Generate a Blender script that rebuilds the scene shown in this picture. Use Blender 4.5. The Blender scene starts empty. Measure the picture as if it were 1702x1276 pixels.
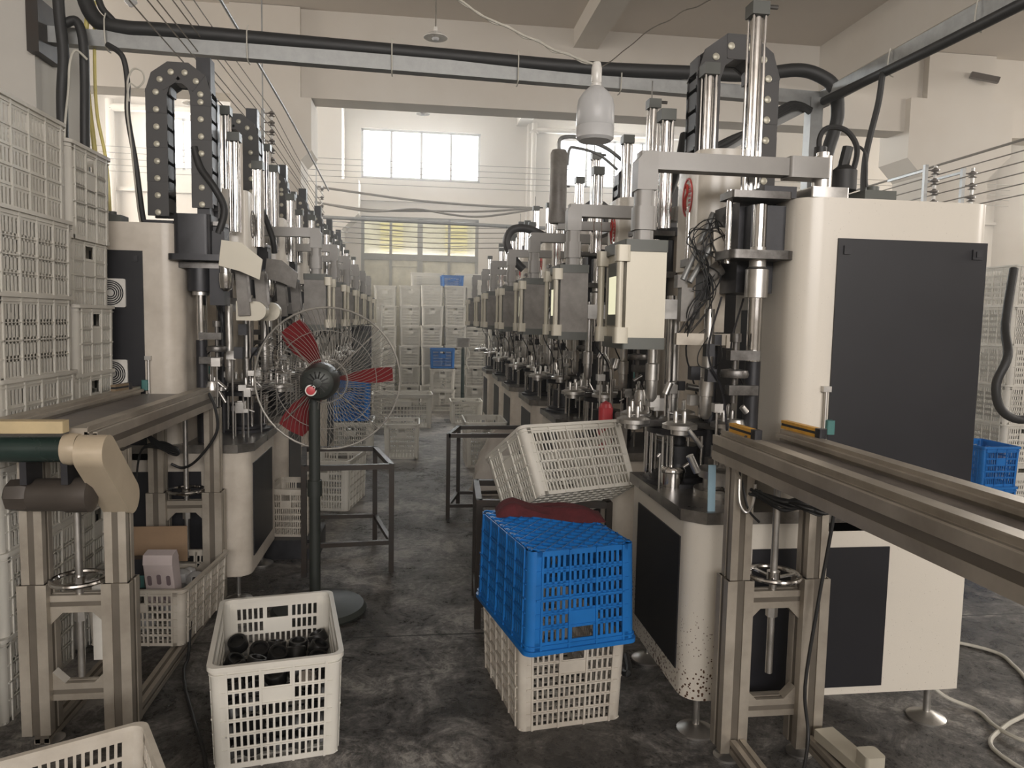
import bpy, math, random
from math import pi, sin, cos, radians, atan2, sqrt, hypot
from mathutils import Matrix, Vector
random.seed(7)
scene = bpy.context.scene
COL = scene.collection

# ------------------------------------------------------------------ camera, sky, lights, exposure
cam_data = bpy.data.cameras.new('camera')
cam_data.sensor_width = 36.0
cam_data.lens = 1225.0 / 1702.0 * 36.0
cam_data.clip_start = 0.05
cam_data.clip_end = 200
cam = bpy.data.objects.new('camera', cam_data)
COL.objects.link(cam)
cam.matrix_world = (Matrix.Translation((0, 0, 1.5)) @ Matrix.Rotation(-radians(7.5), 4, 'Z')
                    @ Matrix.Rotation(pi / 2 - radians(4.9), 4, 'X') @ Matrix.Rotation(radians(1.1), 4, 'Z'))
scene.camera = cam
scene.view_settings.view_transform = 'Standard'
scene.view_settings.look = 'None'
scene.view_settings.gamma = 1
scene.view_settings.use_curve_mapping = False
scene.view_settings.exposure = 1.15

world = bpy.data.worlds.new('overcast_sky')
scene.world = world
world.use_nodes = True
bg = world.node_tree.nodes['Background']
bg.inputs[0].default_value = (0.93, 0.96, 1.0, 1)
bg.inputs[1].default_value = 1.6

def area(name, loc, size, energy, direction, color=(1, 1, 1)):
    d = bpy.data.lights.new(name, 'AREA')
    d.shape = 'RECTANGLE'; d.size, d.size_y = size
    d.energy = energy; d.color = color
    o = bpy.data.objects.new(name, d); COL.objects.link(o)
    o.location = loc
    o.rotation_euler = Vector(direction).to_track_quat('-Z', 'Y').to_euler()
    return o
# daylight just outside the high windows of the far wall
area('window_daylight_centre', (0.08, 14.75, 4.60), (2.24, 0.92), 125, (0, -1, -0.12), (0.96, 0.98, 1.0))
area('window_daylight_right', (3.86, 14.75, 4.60), (2.24, 0.92), 125, (0, -1, -0.12), (0.96, 0.98, 1.0))
area('window_daylight_left', (-3.70, 14.75, 4.60), (2.24, 0.92), 125, (0, -1, -0.12), (0.96, 0.98, 1.0))
# rear, side: daylight from unseen hall windows; east, west: added fill for the aisle
area('hall_daylight_rear', (1.2, -7.9, 3.6), (9.0, 2.2), 460, (0, 1, -0.12), (1.0, 0.95, 0.91))
area('hall_daylight_side', (12.1, 2.0, 4.0), (7.0, 1.6), 260, (-1, 0.25, -0.1), (1.0, 0.93, 0.86))
area('aisle_fill_east', (12.1, 10.0, 4.2), (6.0, 1.5), 330, (-1, 0.0, -0.32), (1.0, 0.95, 0.88))  # unseen fill light added to brighten the crates in the aisle
area('aisle_fill_west', (-7.1, 10.0, 4.0), (7.0, 1.4), 330, (1, 0.0, -0.3), (1.0, 0.93, 0.85))  # unseen fill, moved and strengthened for the aisle crates

# ------------------------------------------------------------------ materials
def new_mat(name):
    m = bpy.data.materials.new(name); m.use_nodes = True
    return m, m.node_tree.nodes, m.node_tree.links, m.node_tree.nodes['Principled BSDF']
def mat(name, col, rough=0.5, metal=0.0, var=0.12, scale=6.0, dirt=None, dirt_amt=0.35, rvar=0.15, bump=0.0, spec=0.5, trans=0.0):
    m, N, L, P = new_mat(name)
    P.inputs['Metallic'].default_value = metal
    P.inputs['Specular IOR Level'].default_value = spec
    tc = N.new('ShaderNodeTexCoord')
    no = N.new('ShaderNodeTexNoise'); no.inputs['Scale'].default_value = scale; no.inputs['Detail'].default_value = 6
    no.inputs['Roughness'].default_value = 0.65
    L.new(tc.outputs['Object'], no.inputs['Vector'])
    cr = N.new('ShaderNodeValToRGB')
    d = dirt or tuple(c * 0.55 for c in col)
    cr.color_ramp.elements[0].position = 0.30; cr.color_ramp.elements[1].position = 0.68
    a = tuple(col[i] * (1 - dirt_amt) + d[i] * dirt_amt for i in range(3))
    b = tuple(min(1, c * (1 + var)) for c in col)
    cr.color_ramp.elements[0].color = (*a, 1); cr.color_ramp.elements[1].color = (*b, 1)
    L.new(no.outputs['Fac'], cr.inputs['Fac']); L.new(cr.outputs['Color'], P.inputs['Base Color'])
    mr = N.new('ShaderNodeMapRange'); mr.inputs[3].default_value = max(0.03, rough - rvar); mr.inputs[4].default_value = min(1, rough + rvar)
    L.new(no.outputs['Fac'], mr.inputs[0]); L.new(mr.outputs[0], P.inputs['Roughness'])
    if bump:
        bp = N.new('ShaderNodeBump'); bp.inputs['Strength'].default_value = bump; bp.inputs['Distance'].default_value = 0.004
        n2 = N.new('ShaderNodeTexNoise'); n2.inputs['Scale'].default_value = scale * 8; n2.inputs['Detail'].default_value = 4
        L.new(tc.outputs['Object'], n2.inputs['Vector']); L.new(n2.outputs['Fac'], bp.inputs['Height']); L.new(bp.outputs['Normal'], P.inputs['Normal'])
    if trans:
        t = N.new('ShaderNodeBsdfTranslucent'); t.inputs[0].default_value = (*col, 1)
        mx = N.new('ShaderNodeMixShader'); mx.inputs[0].default_value = trans
        L.new(P.outputs[0], mx.inputs[1]); L.new(t.outputs[0], mx.inputs[2])
        L.new(mx.outputs[0], N['Material Output'].inputs['Surface'])
    return m
CREAM = (0.64, 0.60, 0.53)
M = dict(
    cream=mat('cream_enamel', CREAM, 0.26, 0, 0.04, 2.2, (0.33, 0.28, 0.22), 0.16, 0.06),
    creamdirty=mat('stained_cream_enamel', (0.58, 0.53, 0.46), 0.34, 0, 0.05, 5, (0.25, 0.20, 0.15), 0.4, 0.1),
    black=mat('black_panel', (0.010, 0.010, 0.013), 0.42, 0, 0.2, 3, None, 0.2, 0.05, spec=0.5),
    blacksteel=mat('oiled_black_steel', (0.022, 0.022, 0.025), 0.4, 0.3, 0.6, 12, None, 0.5),
    chrome=mat('chrome', (0.62, 0.61, 0.60), 0.14, 1.0, 0.05, 20, None, 0.25, 0.08),
    steel=mat('brushed_steel', (0.56, 0.545, 0.52), 0.36, 0.95, 0.15, 9, None, 0.5, 0.12),
    steeltop=mat('worn_steel_tabletop', (0.24, 0.23, 0.215), 0.3, 0.85, 0.4, 6, (0.06, 0.05, 0.045), 0.6, 0.1),
    darksteel=mat('greasy_steel', (0.13, 0.125, 0.12), 0.38, 0.8, 0.5, 11, (0.03, 0.025, 0.02), 0.7, 0.12),
    alu=mat('dusty_aluminium', (0.44, 0.40, 0.34), 0.42, 0.5, 0.12, 4, (0.15, 0.12, 0.09), 0.5, 0.12),
    aludark=mat('aluminium_groove', (0.15, 0.13, 0.105), 0.5, 0.4, 0.1, 5),
    belt=mat('dirty_belt', (0.16, 0.14, 0.125), 0.42, 0.1, 0.4, 5, (0.05, 0.045, 0.045), 0.7, 0.12),
    green=mat('dark_green_belt', (0.016, 0.03, 0.026), 0.3, 0, 0.3, 4),
    arm=mat('grey_arm_paint', (0.26, 0.25, 0.235), 0.42, 0.1, 0.08, 6, None, 0.25),
    armdark=mat('grey_green_cap', (0.085, 0.09, 0.08), 0.5, 0, 0.1, 6, None, 0.25),
    boxface=mat('pendant_face', (0.50, 0.47, 0.39), 0.42, 0.15, 0.06, 3, (0.3, 0.26, 0.2), 0.2),
    boxgrey=mat('worn_pendant_grey', (0.20, 0.19, 0.175), 0.5, 0.1, 0.25, 8, (0.07, 0.055, 0.045), 0.6),
    rubber=mat('black_rubber', (0.014, 0.014, 0.014), 0.55, 0, 0.3, 10),
    chain=mat('cable_chain_plastic', (0.04, 0.038, 0.038), 0.5, 0, 0.15, 8),
    pin=mat('chain_rivet', (0.46, 0.44, 0.36), 0.4, 0.3, 0.1, 20),
    white=mat('white_crate_plastic', (0.70, 0.68, 0.62), 0.42, 0, 0.06, 3, (0.45, 0.40, 0.33), 0.22, 0.1, trans=0.18),
    grime=mat('grimy_white_crate_plastic', (0.60, 0.56, 0.49), 0.45, 0, 0.08, 5, (0.25, 0.19, 0.14), 0.45, 0.1, trans=0.12),
    blue=mat('blue_crate_plastic', (0.010, 0.16, 0.50), 0.38, 0, 0.12, 4, (0.01, 0.08, 0.25), 0.4, 0.1, trans=0.12),
    plaster=mat('cream_plaster', (0.61, 0.575, 0.52), 0.9, 0, 0.04, 0.7, (0.50, 0.43, 0.35), 0.4, 0.05),
    ceiling=mat('ceiling_paint', (0.60, 0.545, 0.48), 0.9, 0, 0.05, 0.5, None, 0.12, 0.05),
    pillar=mat('grey_pillar_paint', (0.50, 0.48, 0.44), 0.85, 0, 0.04, 1.0, None, 0.12, 0.05),
    frame=mat('window_frame', (0.45, 0.44, 0.42), 0.5, 0.3),
    doorframe=mat('door_frame_grey', (0.28, 0.27, 0.24), 0.5, 0.2),
    red=mat('red_fan_blade', (0.16, 0.012, 0.015), 0.4, 0, 0.15, 5),
    redlogo=mat('red_print', (0.55, 0.05, 0.04), 0.5),
    redplastic=mat('red_plastic', (0.50, 0.05, 0.06), 0.4),
    cloth=mat('maroon_cloth', (0.075, 0.012, 0.015), 0.95, 0, 0.3, 14, None, 0.5, 0.05, 0.6),
    yellow=mat('yellow_sensor', (0.62, 0.33, 0.04), 0.45, 0, 0.2, 9, (0.25, 0.12, 0.03), 0.5),
    yhose=mat('yellow_hose', (0.62, 0.53, 0.16), 0.45),
    wire=mat('grey_wire', (0.22, 0.2, 0.17), 0.5, 0.4),
    whitecable=mat('pale_cable', (0.5, 0.48, 0.42), 0.5),
    galv=mat('galvanised_steel', (0.27, 0.275, 0.27), 0.45, 0.5, 0.15, 14, None, 0.35),
    card=mat('brown_cardboard', (0.27, 0.18, 0.11), 0.85, 0, 0.08, 5),
    carton=mat('pink_white_carton', (0.50, 0.43, 0.42), 0.7, 0, 0.05, 4),
    print=mat('grey_print', (0.16, 0.12, 0.13), 0.7),
    paper=mat('white_paper', (0.62, 0.6, 0.55), 0.8),
    lampwhite=mat('translucent_white_plastic', (0.66, 0.66, 0.66), 0.35, 0, 0.05, 4, None, 0.15, 0.05, trans=0.3),
    enamel=mat('white_enamel_shade', (0.7, 0.68, 0.64), 0.25),
    guard=mat('beige_wire', (0.33, 0.315, 0.285), 0.4, 0.4),
    motor=mat('dark_green_motor', (0.028, 0.032, 0.028), 0.4, 0.2),
    pole=mat('dark_green_pole', (0.02, 0.024, 0.02), 0.55, 0.0),
    iron=mat('black_painted_iron', (0.022, 0.02, 0.018), 0.45, 0.3, 0.4, 10, (0.06, 0.035, 0.02), 0.4),
    beltguard=mat('tan_guard', (0.50, 0.425, 0.32), 0.45, 0.1, 0.08, 4, (0.25, 0.18, 0.1), 0.3),
    wood=mat('worn_wood_block', (0.48, 0.38, 0.22), 0.7, 0, 0.1, 7, (0.3, 0.25, 0.15), 0.4),
    brownmotor=mat('brown_motor_paint', (0.06, 0.05, 0.042), 0.45, 0.1),
    teal=mat('teal_clip', (0.05, 0.16, 0.15), 0.5),
    lightblue=mat('pale_blue_plastic', (0.32, 0.48, 0.58), 0.5),
    bag=mat('white_sack', (0.55, 0.51, 0.46), 0.75, 0, 0.08, 4, None, 0.3, 0.05, 0.4),
    insul=mat('brown_insulator', (0.09, 0.07, 0.055), 0.3),
    extwall=mat('outside_wall', (0.55, 0.52, 0.42), 0.9),
    extyellow=mat('yellow_blind', (0.72, 0.64, 0.28), 0.8),
    ground=mat('outside_ground', (0.35, 0.34, 0.3), 0.9),
    pallet=mat('pallet_wood', (0.22, 0.16, 0.1), 0.85),
    partblack=mat('black_cast_part', (0.018, 0.018, 0.018), 0.42, 0.3),
)
# rust specks on the near machine body
def rusty():
    m, N, L, P = new_mat('cream_enamel_with_rust_specks')
    P.inputs['Roughness'].default_value = 0.3
    tc = N.new('ShaderNodeTexCoord'); vo = N.new('ShaderNodeTexVoronoi'); vo.inputs['Scale'].default_value = 75
    L.new(tc.outputs['Object'], vo.inputs['Vector'])
    no = N.new('ShaderNodeTexNoise'); no.inputs['Scale'].default_value = 5
    L.new(tc.outputs['Object'], no.inputs['Vector'])
    sep = N.new('ShaderNodeSeparateXYZ'); L.new(tc.outputs['Object'], sep.inputs[0])
    mr = N.new('ShaderNodeMapRange'); mr.inputs[1].default_value = 0.15; mr.inputs[2].default_value = 0.55; mr.inputs[3].default_value = 0.30; mr.inputs[4].default_value = 0.0
    L.new(sep.outputs['Z'], mr.inputs[0])
    mx_ = N.new('ShaderNodeMapRange'); mx_.inputs[1].default_value = 0.14; mx_.inputs[2].default_value = 0.22; mx_.inputs[3].default_value = 1; mx_.inputs[4].default_value = 0.1
    L.new(sep.outputs['X'], mx_.inputs[0])
    mu = N.new('ShaderNodeMath'); mu.operation = 'MULTIPLY'; L.new(mr.outputs[0], mu.inputs[0]); L.new(mx_.outputs[0], mu.inputs[1])
    mu2 = N.new('ShaderNodeMath'); mu2.operation = 'MULTIPLY'; L.new(mu.outputs[0], mu2.inputs[0]); L.new(no.outputs['Fac'], mu2.inputs[1])
    ad = N.new('ShaderNodeMath'); ad.operation = 'MULTIPLY_ADD'; L.new(mu2.outputs[0], ad.inputs[0]); ad.inputs[1].default_value = 1.9; ad.inputs[2].default_value = 0.05
    lt = N.new('ShaderNodeMath'); lt.operation = 'LESS_THAN'; L.new(vo.outputs['Distance'], lt.inputs[0]); L.new(ad.outputs[0], lt.inputs[1])
    mx = N.new('ShaderNodeMix'); mx.data_type = 'RGBA'
    mx.inputs[6].default_value = (*CREAM, 1); mx.inputs[7].default_value = (0.09, 0.045, 0.025, 1)
    L.new(lt.outputs[0], mx.inputs[0]); L.new(mx.outputs[2], P.inputs['Base Color'])
    return m
M['rusty'] = rusty()
def floor_mat():
    m, N, L, P = new_mat('worn_oily_concrete_painted_sheen')
    tc = N.new('ShaderNodeTexCoord')
    def noise(s, d=8, r=0.6, dist=0.0):
        n = N.new('ShaderNodeTexNoise'); n.inputs['Scale'].default_value = s; n.inputs['Detail'].default_value = d; n.inputs['Roughness'].default_value = r
        n.inputs['Distortion'].default_value = dist
        L.new(tc.outputs['Object'], n.inputs['Vector']); return n
    def ramp(src, stops):
        cr = N.new('ShaderNodeValToRGB'); e = cr.color_ramp.elements
        e[0].position, e[0].color = stops[0][0], (*stops[0][1], 1); e[1].position, e[1].color = stops[-1][0], (*stops[-1][1], 1)
        for p, c in stops[1:-1]:
            x = e.new(p); x.color = (*c, 1)
        L.new(src, cr.inputs['Fac']); return cr
    def math(op, a, b):
        n = N.new('ShaderNodeMath'); n.operation = op
        for i, v in enumerate((a, b)):
            if isinstance(v, (int, float)): n.inputs[i].default_value = v
            else: L.new(v, n.inputs[i])
        return n.outputs[0]
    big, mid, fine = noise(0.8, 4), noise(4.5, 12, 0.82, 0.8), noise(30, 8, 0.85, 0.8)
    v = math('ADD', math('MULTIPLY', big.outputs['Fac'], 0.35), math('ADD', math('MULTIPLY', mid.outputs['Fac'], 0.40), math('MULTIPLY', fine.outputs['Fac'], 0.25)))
    cr = ramp(v, [(0.42, (0.018, 0.0165, 0.015)), (0.475, (0.050, 0.046, 0.042)), (0.510, (0.14, 0.13, 0.12)), (0.560, (0.36, 0.335, 0.305))])  # pale stops put reflected window light into the colour of the worn patches
    sep = N.new('ShaderNodeSeparateXYZ'); L.new(tc.outputs['Object'], sep.inputs[0])
    mo = math('PINGPONG', math('SUBTRACT', sep.outputs['Y'], 3.42), 2.1)
    wob = math('MULTIPLY', math('SUBTRACT', mid.outputs['Fac'], 0.5), 0.02)
    lt = math('LESS_THAN', math('ADD', mo, wob), 0.007)
    mx = N.new('ShaderNodeMix'); mx.data_type = 'RGBA'; mx.inputs[7].default_value = (0.008, 0.007, 0.006, 1)
    L.new(lt, mx.inputs[0]); L.new(cr.outputs['Color'], mx.inputs[6]); L.new(mx.outputs[2], P.inputs['Base Color'])
    mr = N.new('ShaderNodeMapRange'); mr.inputs[1].default_value = 0.42; mr.inputs[2].default_value = 0.60; mr.inputs[3].default_value = 0.24; mr.inputs[4].default_value = 0.42
    L.new(v, mr.inputs[0]); L.new(mr.outputs[0], P.inputs['Roughness'])
    bp = N.new('ShaderNodeBump'); bp.inputs['Strength'].default_value = 0.9; bp.inputs['Distance'].default_value = 0.012
    L.new(math('ADD', math('MULTIPLY', fine.outputs['Fac'], 0.6), mid.outputs['Fac']), bp.inputs['Height']); L.new(bp.outputs['Normal'], P.inputs['Normal'])
    return m
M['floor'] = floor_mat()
def glass_mat(name, tint, alpha):
    m, N, L, P = new_mat(name)
    N.remove(P)
    t = N.new('ShaderNodeBsdfTransparent'); t.inputs[0].default_value = (*tint, 1)
    g = N.new('ShaderNodeBsdfGlossy'); g.inputs[0].default_value = (0.8, 0.8, 0.8, 1); g.inputs[1].default_value = 0.08
    mx = N.new('ShaderNodeMixShader'); mx.inputs[0].default_value = alpha
    L.new(t.outputs[0], mx.inputs[1]); L.new(g.outputs[0], mx.inputs[2]); L.new(mx.outputs[0], N['Material Output'].inputs['Surface'])
    return m
M['glass'] = glass_mat('window_glass', (0.97, 0.98, 0.98), 0.06)
M['dustyglass'] = glass_mat('dusty_door_glass', (0.80, 0.78, 0.70), 0.12)
def screen_mat():
    m, N, L, P = new_mat('lit_touch_screen')
    P.inputs['Base Color'].default_value = (0.4, 0.38, 0.25, 1); P.inputs['Roughness'].default_value = 0.2
    P.inputs['Emission Color'].default_value = (0.75, 0.72, 0.5, 1); P.inputs['Emission Strength'].default_value = 0.45
    return m
M['screen'] = screen_mat()

# ------------------------------------------------------------------ mesh helpers
class MB:
    def __init__(s): s.v = []; s.f = []; s.m = []; s.mi = 0
    def add(s, vs, fs):
        o = len(s.v); s.v += [tuple(p) for p in vs]
        for f in fs: s.f.append([i + o for i in f]); s.m.append(s.mi)
        return s
    def box(s, x0, x1, y0, y1, z0, z1):
        if x0 > x1: x0, x1 = x1, x0
        if y0 > y1: y0, y1 = y1, y0
        if z0 > z1: z0, z1 = z1, z0
        return s.add([(x0, y0, z0), (x1, y0, z0), (x1, y1, z0), (x0, y1, z0), (x0, y0, z1), (x1, y0, z1), (x1, y1, z1), (x0, y1, z1)],
                     [(0, 3, 2, 1), (4, 5, 6, 7), (0, 1, 5, 4), (1, 2, 6, 5), (2, 3, 7, 6), (3, 0, 4, 7)])
    def prism(s, pts, lo, hi, axis='z'):
        # pts: 2D outline (ccw seen from +axis)
        n = len(pts)
        def P(p, h):
            if axis == 'z': return (p[0], p[1], h)
            if axis == 'y': return (p[0], h, p[1])
            return (h, p[0], p[1])
        vs = [P(p, lo) for p in pts] + [P(p, hi) for p in pts]
        fs = [list(range(n))[::-1], list(range(n, 2 * n))] + [(i, (i + 1) % n, n + (i + 1) % n, n + i) for i in range(n)]
        return s.add(vs, fs)
    def bar(s, a, b, w, h=None):
        # rectangular bar from a to b
        a = Vector(a); b = Vector(b); h = h or w; d = b - a; L = d.length
        d.normalize(); up = Vector((0, 0, 1)) if abs(d.z) < 0.95 else Vector((0, 1, 0))
        x = d.cross(up).normalized(); y = x.cross(d).normalized()
        vs = []
        for p in (a, b):
            for i, j in ((-1, -1), (1, -1), (1, 1), (-1, 1)): vs.append(p + x * i * w / 2 + y * j * h / 2)
        return s.add(vs, [(0, 3, 2, 1), (4, 5, 6, 7), (0, 1, 5, 4), (1, 2, 6, 5), (2, 3, 7, 6), (3, 0, 4, 7)])
    def cyl(s, a, b, r0, r1=None, n=18):
        a = Vector(a); b = Vector(b); r1 = r0 if r1 is None else r1
        d = (b - a).normalized(); up = Vector((0, 0, 1)) if abs(d.z) < 0.9 else Vector((1, 0, 0))
        x = d.cross(up).normalized(); y = d.cross(x)
        vs = []
        for p, r in ((a, r0), (b, r1)):
            for i in range(n):
                t = 2 * pi * i / n; vs.append(p + x * cos(t) * r + y * sin(t) * r)
        fs = [list(range(n)), list(range(n, 2 * n))[::-1]] + [(i, n + i, n + (i + 1) % n, (i + 1) % n) for i in range(n)]
        return s.add(vs, fs)
    def lathe(s, c, prof, n=24, axis='z'):
        c = Vector(c); vs = []
        for r, h in prof:
            for i in range(n):
                t = 2 * pi * i / n
                q = (r * cos(t), r * sin(t), h)
                if axis == 'y': q = (q[0], q[2], q[1])
                if axis == 'x': q = (q[2], q[0], q[1])
                vs.append(c + Vector(q))
        k = len(prof); fs = []
        for j in range(k - 1):
            for i in range(n): fs.append((j * n + i, j * n + (i + 1) % n, (j + 1) * n + (i + 1) % n, (j + 1) * n + i))
        fs.append(list(range(n))[::-1]); fs.append([(k - 1) * n + i for i in range(n)])
        return s.add(vs, fs)
    def tube(s, pts, r, n=8, smooth=6, closed=False):
        P = [Vector(p) for p in pts]
        if smooth and len(P) > 2:
            Q = []
            m = len(P)
            rng = range(m) if closed else range(m - 1)
            for i in rng:
                if closed: p0, p1, p2, p3 = P[i - 1], P[i], P[(i + 1) % m], P[(i + 2) % m]
                else: p0, p1, p2, p3 = P[max(i - 1, 0)], P[i], P[i + 1], P[min(i + 2, m - 1)]
                for k in range(smooth):
                    t = k / smooth
                    Q.append(0.5 * ((2 * p1) + (p2 - p0) * t + (2 * p0 - 5 * p1 + 4 * p2 - p3) * t * t + (3 * p1 - p0 - 3 * p2 + p3) * t ** 3))
            if not closed: Q.append(P[-1])
            P = Q
        vs = []; m = len(P); prev = None
        for i, p in enumerate(P):
            if closed: d = P[(i + 1) % m] - P[i - 1]
            else: d = P[min(i + 1, m - 1)] - P[max(i - 1, 0)]
            if d.length < 1e-9: d = Vector((0, 0, 1))
            d.normalize()
            if prev is None:
                up = Vector((0, 0, 1)) if abs(d.z) < 0.9 else Vector((1, 0, 0)); x = d.cross(up).normalized()
            else:
                x = (prev - d * prev.dot(d))
                x = x.normalized() if x.length > 1e-6 else d.orthogonal().normalized()
            prev = x; y = d.cross(x)
            for k in range(n):
                t = 2 * pi * k / n; vs.append(p + x * cos(t) * r + y * sin(t) * r)
        fs = []
        for i in range(m if closed else m - 1):
            j = (i + 1) % m
            for k in range(n): fs.append((i * n + k, i * n + (k + 1) % n, j * n + (k + 1) % n, j * n + k))
        if not closed: fs += [list(range(n))[::-1], [(m - 1) * n + k for k in range(n)]]
        return s.add(vs, fs)
    def rrect(s, x0, x1, y0, y1, z0, z1, r, seg=5, corners=(1, 1, 1, 1), axis='z'):
        if x0 > x1: x0, x1 = x1, x0
        pts = []
        for (cx, cy, a0), on in zip(((x1 - r, y1 - r, 0), (x0 + r, y1 - r, 90), (x0 + r, y0 + r, 180), (x1 - r, y0 + r, 270)), corners):
            if on:
                for k in range(seg + 1):
                    a = radians(a0 + 90 * k / seg); pts.append((cx + r * cos(a), cy + r * sin(a)))
            else:
                a = radians(a0 + 45); pts.append((cx + r * sqrt(2) * cos(a), cy + r * sqrt(2) * sin(a)))
        return s.prism(pts, z0, z1, axis)
    def mesh(s, name, mats):
        me = bpy.data.meshes.new(name)
        me.from_pydata(s.v, [], s.f); me.update()
        if not isinstance(mats, (list, tuple)): mats = [mats]
        for m in mats: me.materials.append(m)
        me.polygons.foreach_set('use_smooth', [True] * len(me.polygons))
        if len(mats) > 1: me.polygons.foreach_set('material_index', s.m)
        try: me.set_sharp_from_angle(angle=radians(38))
        except Exception: pass
        me.validate()
        return me
    def build(s, name, mats, parent=None, loc=None):
        o = bpy.data.objects.new(name, s.mesh(name, mats)); COL.objects.link(o)
        if parent is not None: o.parent = parent
        if loc is not None: o.location = loc
        return o
def tag(o, label, cat, group=None, kind=None):
    o['label'] = label; o['category'] = cat
    if group: o['group'] = group
    if kind: o['kind'] = kind
    return o
def thing(name, label, cat, loc, rotz=0, group=None):
    o = bpy.data.objects.new(name, None); COL.objects.link(o); o.empty_display_size = 0.1
    o.location = loc; o.rotation_euler = (0, 0, rotz)
    return tag(o, label, cat, group)
def struct(name, mb, m):
    o = mb.build(name, m); o['kind'] = 'structure'; return o
def copy_tree(o, parent=None):
    c = o.copy(); COL.objects.link(c)
    c.parent = parent
    for ch in list(o.children): copy_tree(ch, c)
    return c
def single(name, mb, m, label, cat, loc, group=None, rot=(0, 0, 0)):
    o = mb.build(name, m, None, loc); o.rotation_euler = rot
    return tag(o, label, cat, group)

# ------------------------------------------------------------------ the hall
H_CEIL = 5.25
BW = 14.5
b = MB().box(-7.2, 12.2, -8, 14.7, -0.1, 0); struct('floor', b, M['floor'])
b = MB().box(-7.2, 12.2, -8, 14.8, 5.65, 5.8)
struct('ceiling', b, M['ceiling'])
# far wall with its openings
b = MB()
wins = [(-4.82, -2.56), (-1.05, 1.21), (2.74, 5.00)]
WZ0, WZ1 = 4.14, 5.07
door = (-1.05, 1.20, 0.0, 3.44)
edges = [-7.2, -4.82, -2.56, -1.05, 1.20, 1.21, 2.74, 5.00, 12.2]
b.box(-7.2, 12.2, BW, BW + 0.24, WZ1, 5.65)
b.box(-7.2, 12.2, BW, BW + 0.24, 3.44, WZ0)
for x0, x1 in ((-7.2, -4.82), (-2.56, -1.05), (1.21, 2.74), (5.0, 12.2)): b.box(x0, x1, BW, BW + 0.24, WZ0, WZ1)
b.box(-7.2, -1.05, BW, BW + 0.24, 0, 3.44); b.box(1.20, 12.2, BW, BW + 0.24, 0, 3.44)
struct('wall_back', b, M['plaster'])
struct('wall_left', MB().box(-7.4, -7.2, -8, 14.7, 0, 5.65), M['plaster'])
struct('wall_right', MB().box(12.2, 12.4, -8, 14.7, 0, 5.65), M['plaster'])
struct('wall_rear', MB().box(-7.2, 12.2, -8.2, -8, 0, 5.65), M['plaster'])
for i, (x0, x1) in enumerate(wins):
    w = (x1 - x0)
    f = MB(); t = 0.045
    f.box(x0, x1, BW + 0.03, BW + 0.09, WZ0, WZ0 + t); f.box(x0, x1, BW + 0.03, BW + 0.09, WZ1 - t, WZ1)
    for k in range(5):
        xx = x0 + w * k / 4; xx = min(max(xx, x0 + t / 2), x1 - t / 2)
        f.box(xx - t / 2, xx + t / 2, BW + 0.03, BW + 0.09, WZ0, WZ1)
    o = struct('window_%d' % (i + 1), f, M['frame'])
    g = MB().box(x0 + .01, x1 - .01, BW + 0.058, BW + 0.062, WZ0 + .01, WZ1 - .01).build('glass_pane', M['glass'], o)
# doorway with glazed upper lights
f = MB(); y0, y1 = BW + 0.05, BW + 0.12
x0, x1 = door[0], door[1]
f.box(x0, x1, y0, y1, 3.38, 3.44)
for xx, w in ((x0 + 0.03, 0.06), (x0 + 0.56, 0.05), (x0 + 1.12, 0.10), (x0 + 1.68, 0.05), (x1 - 0.03, 0.06)):
    f.box(xx - w / 2, xx + w / 2, y0, y1, 0, 3.42)
f.box(x0, x1, y0 - .005, y1 + .005, 2.62, 2.74)
o = struct('door_1', f, M['doorframe'])
MB().box(x0 + 0.03, x1 - 0.03, BW + 0.083, BW + 0.088, 2.7, 3.4).build('glass_pane', M['dustyglass'], o)
lw = MB()
for a, c in ((x0 + .06, x0 + .535), (x0 + 1.17, x0 + 1.655), (x0 + 1.705, x1 - .06)): lw.box(a, c, BW + .075, BW + .095, 0.0, 2.63)
lw.box(x0 + .585, x0 + 1.07, BW + .075, BW + .095, 0.0, 2.5)
lw.box(x0 + .585, x0 + 1.07, BW + .060, BW + .11, 2.5, 2.63)
lw.build('door_leaf', M['extwall'], o)
# outside: building opposite with yellow blinds, ground
struct('ground', MB().box(-12, 16, 14.8, 24, -0.14, -0.04), M['ground'])
b = MB().box(-7, 8, 19.0, 19.3, 0, 4.0); o = tag(b.build('opposite_building', M['extwall']), 'pale building outside seen through the upper panes of the back doorway', 'building')
for xx in (-0.62, 1.0):
    bl = MB()
    for k in range(16): bl.box(xx - 0.28, xx + 0.28, 18.93, 18.97, 2.55 + k * 0.09, 2.55 + k * 0.09 + 0.065)
    bl.build('slatted_blind', M['extyellow'], o)

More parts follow.
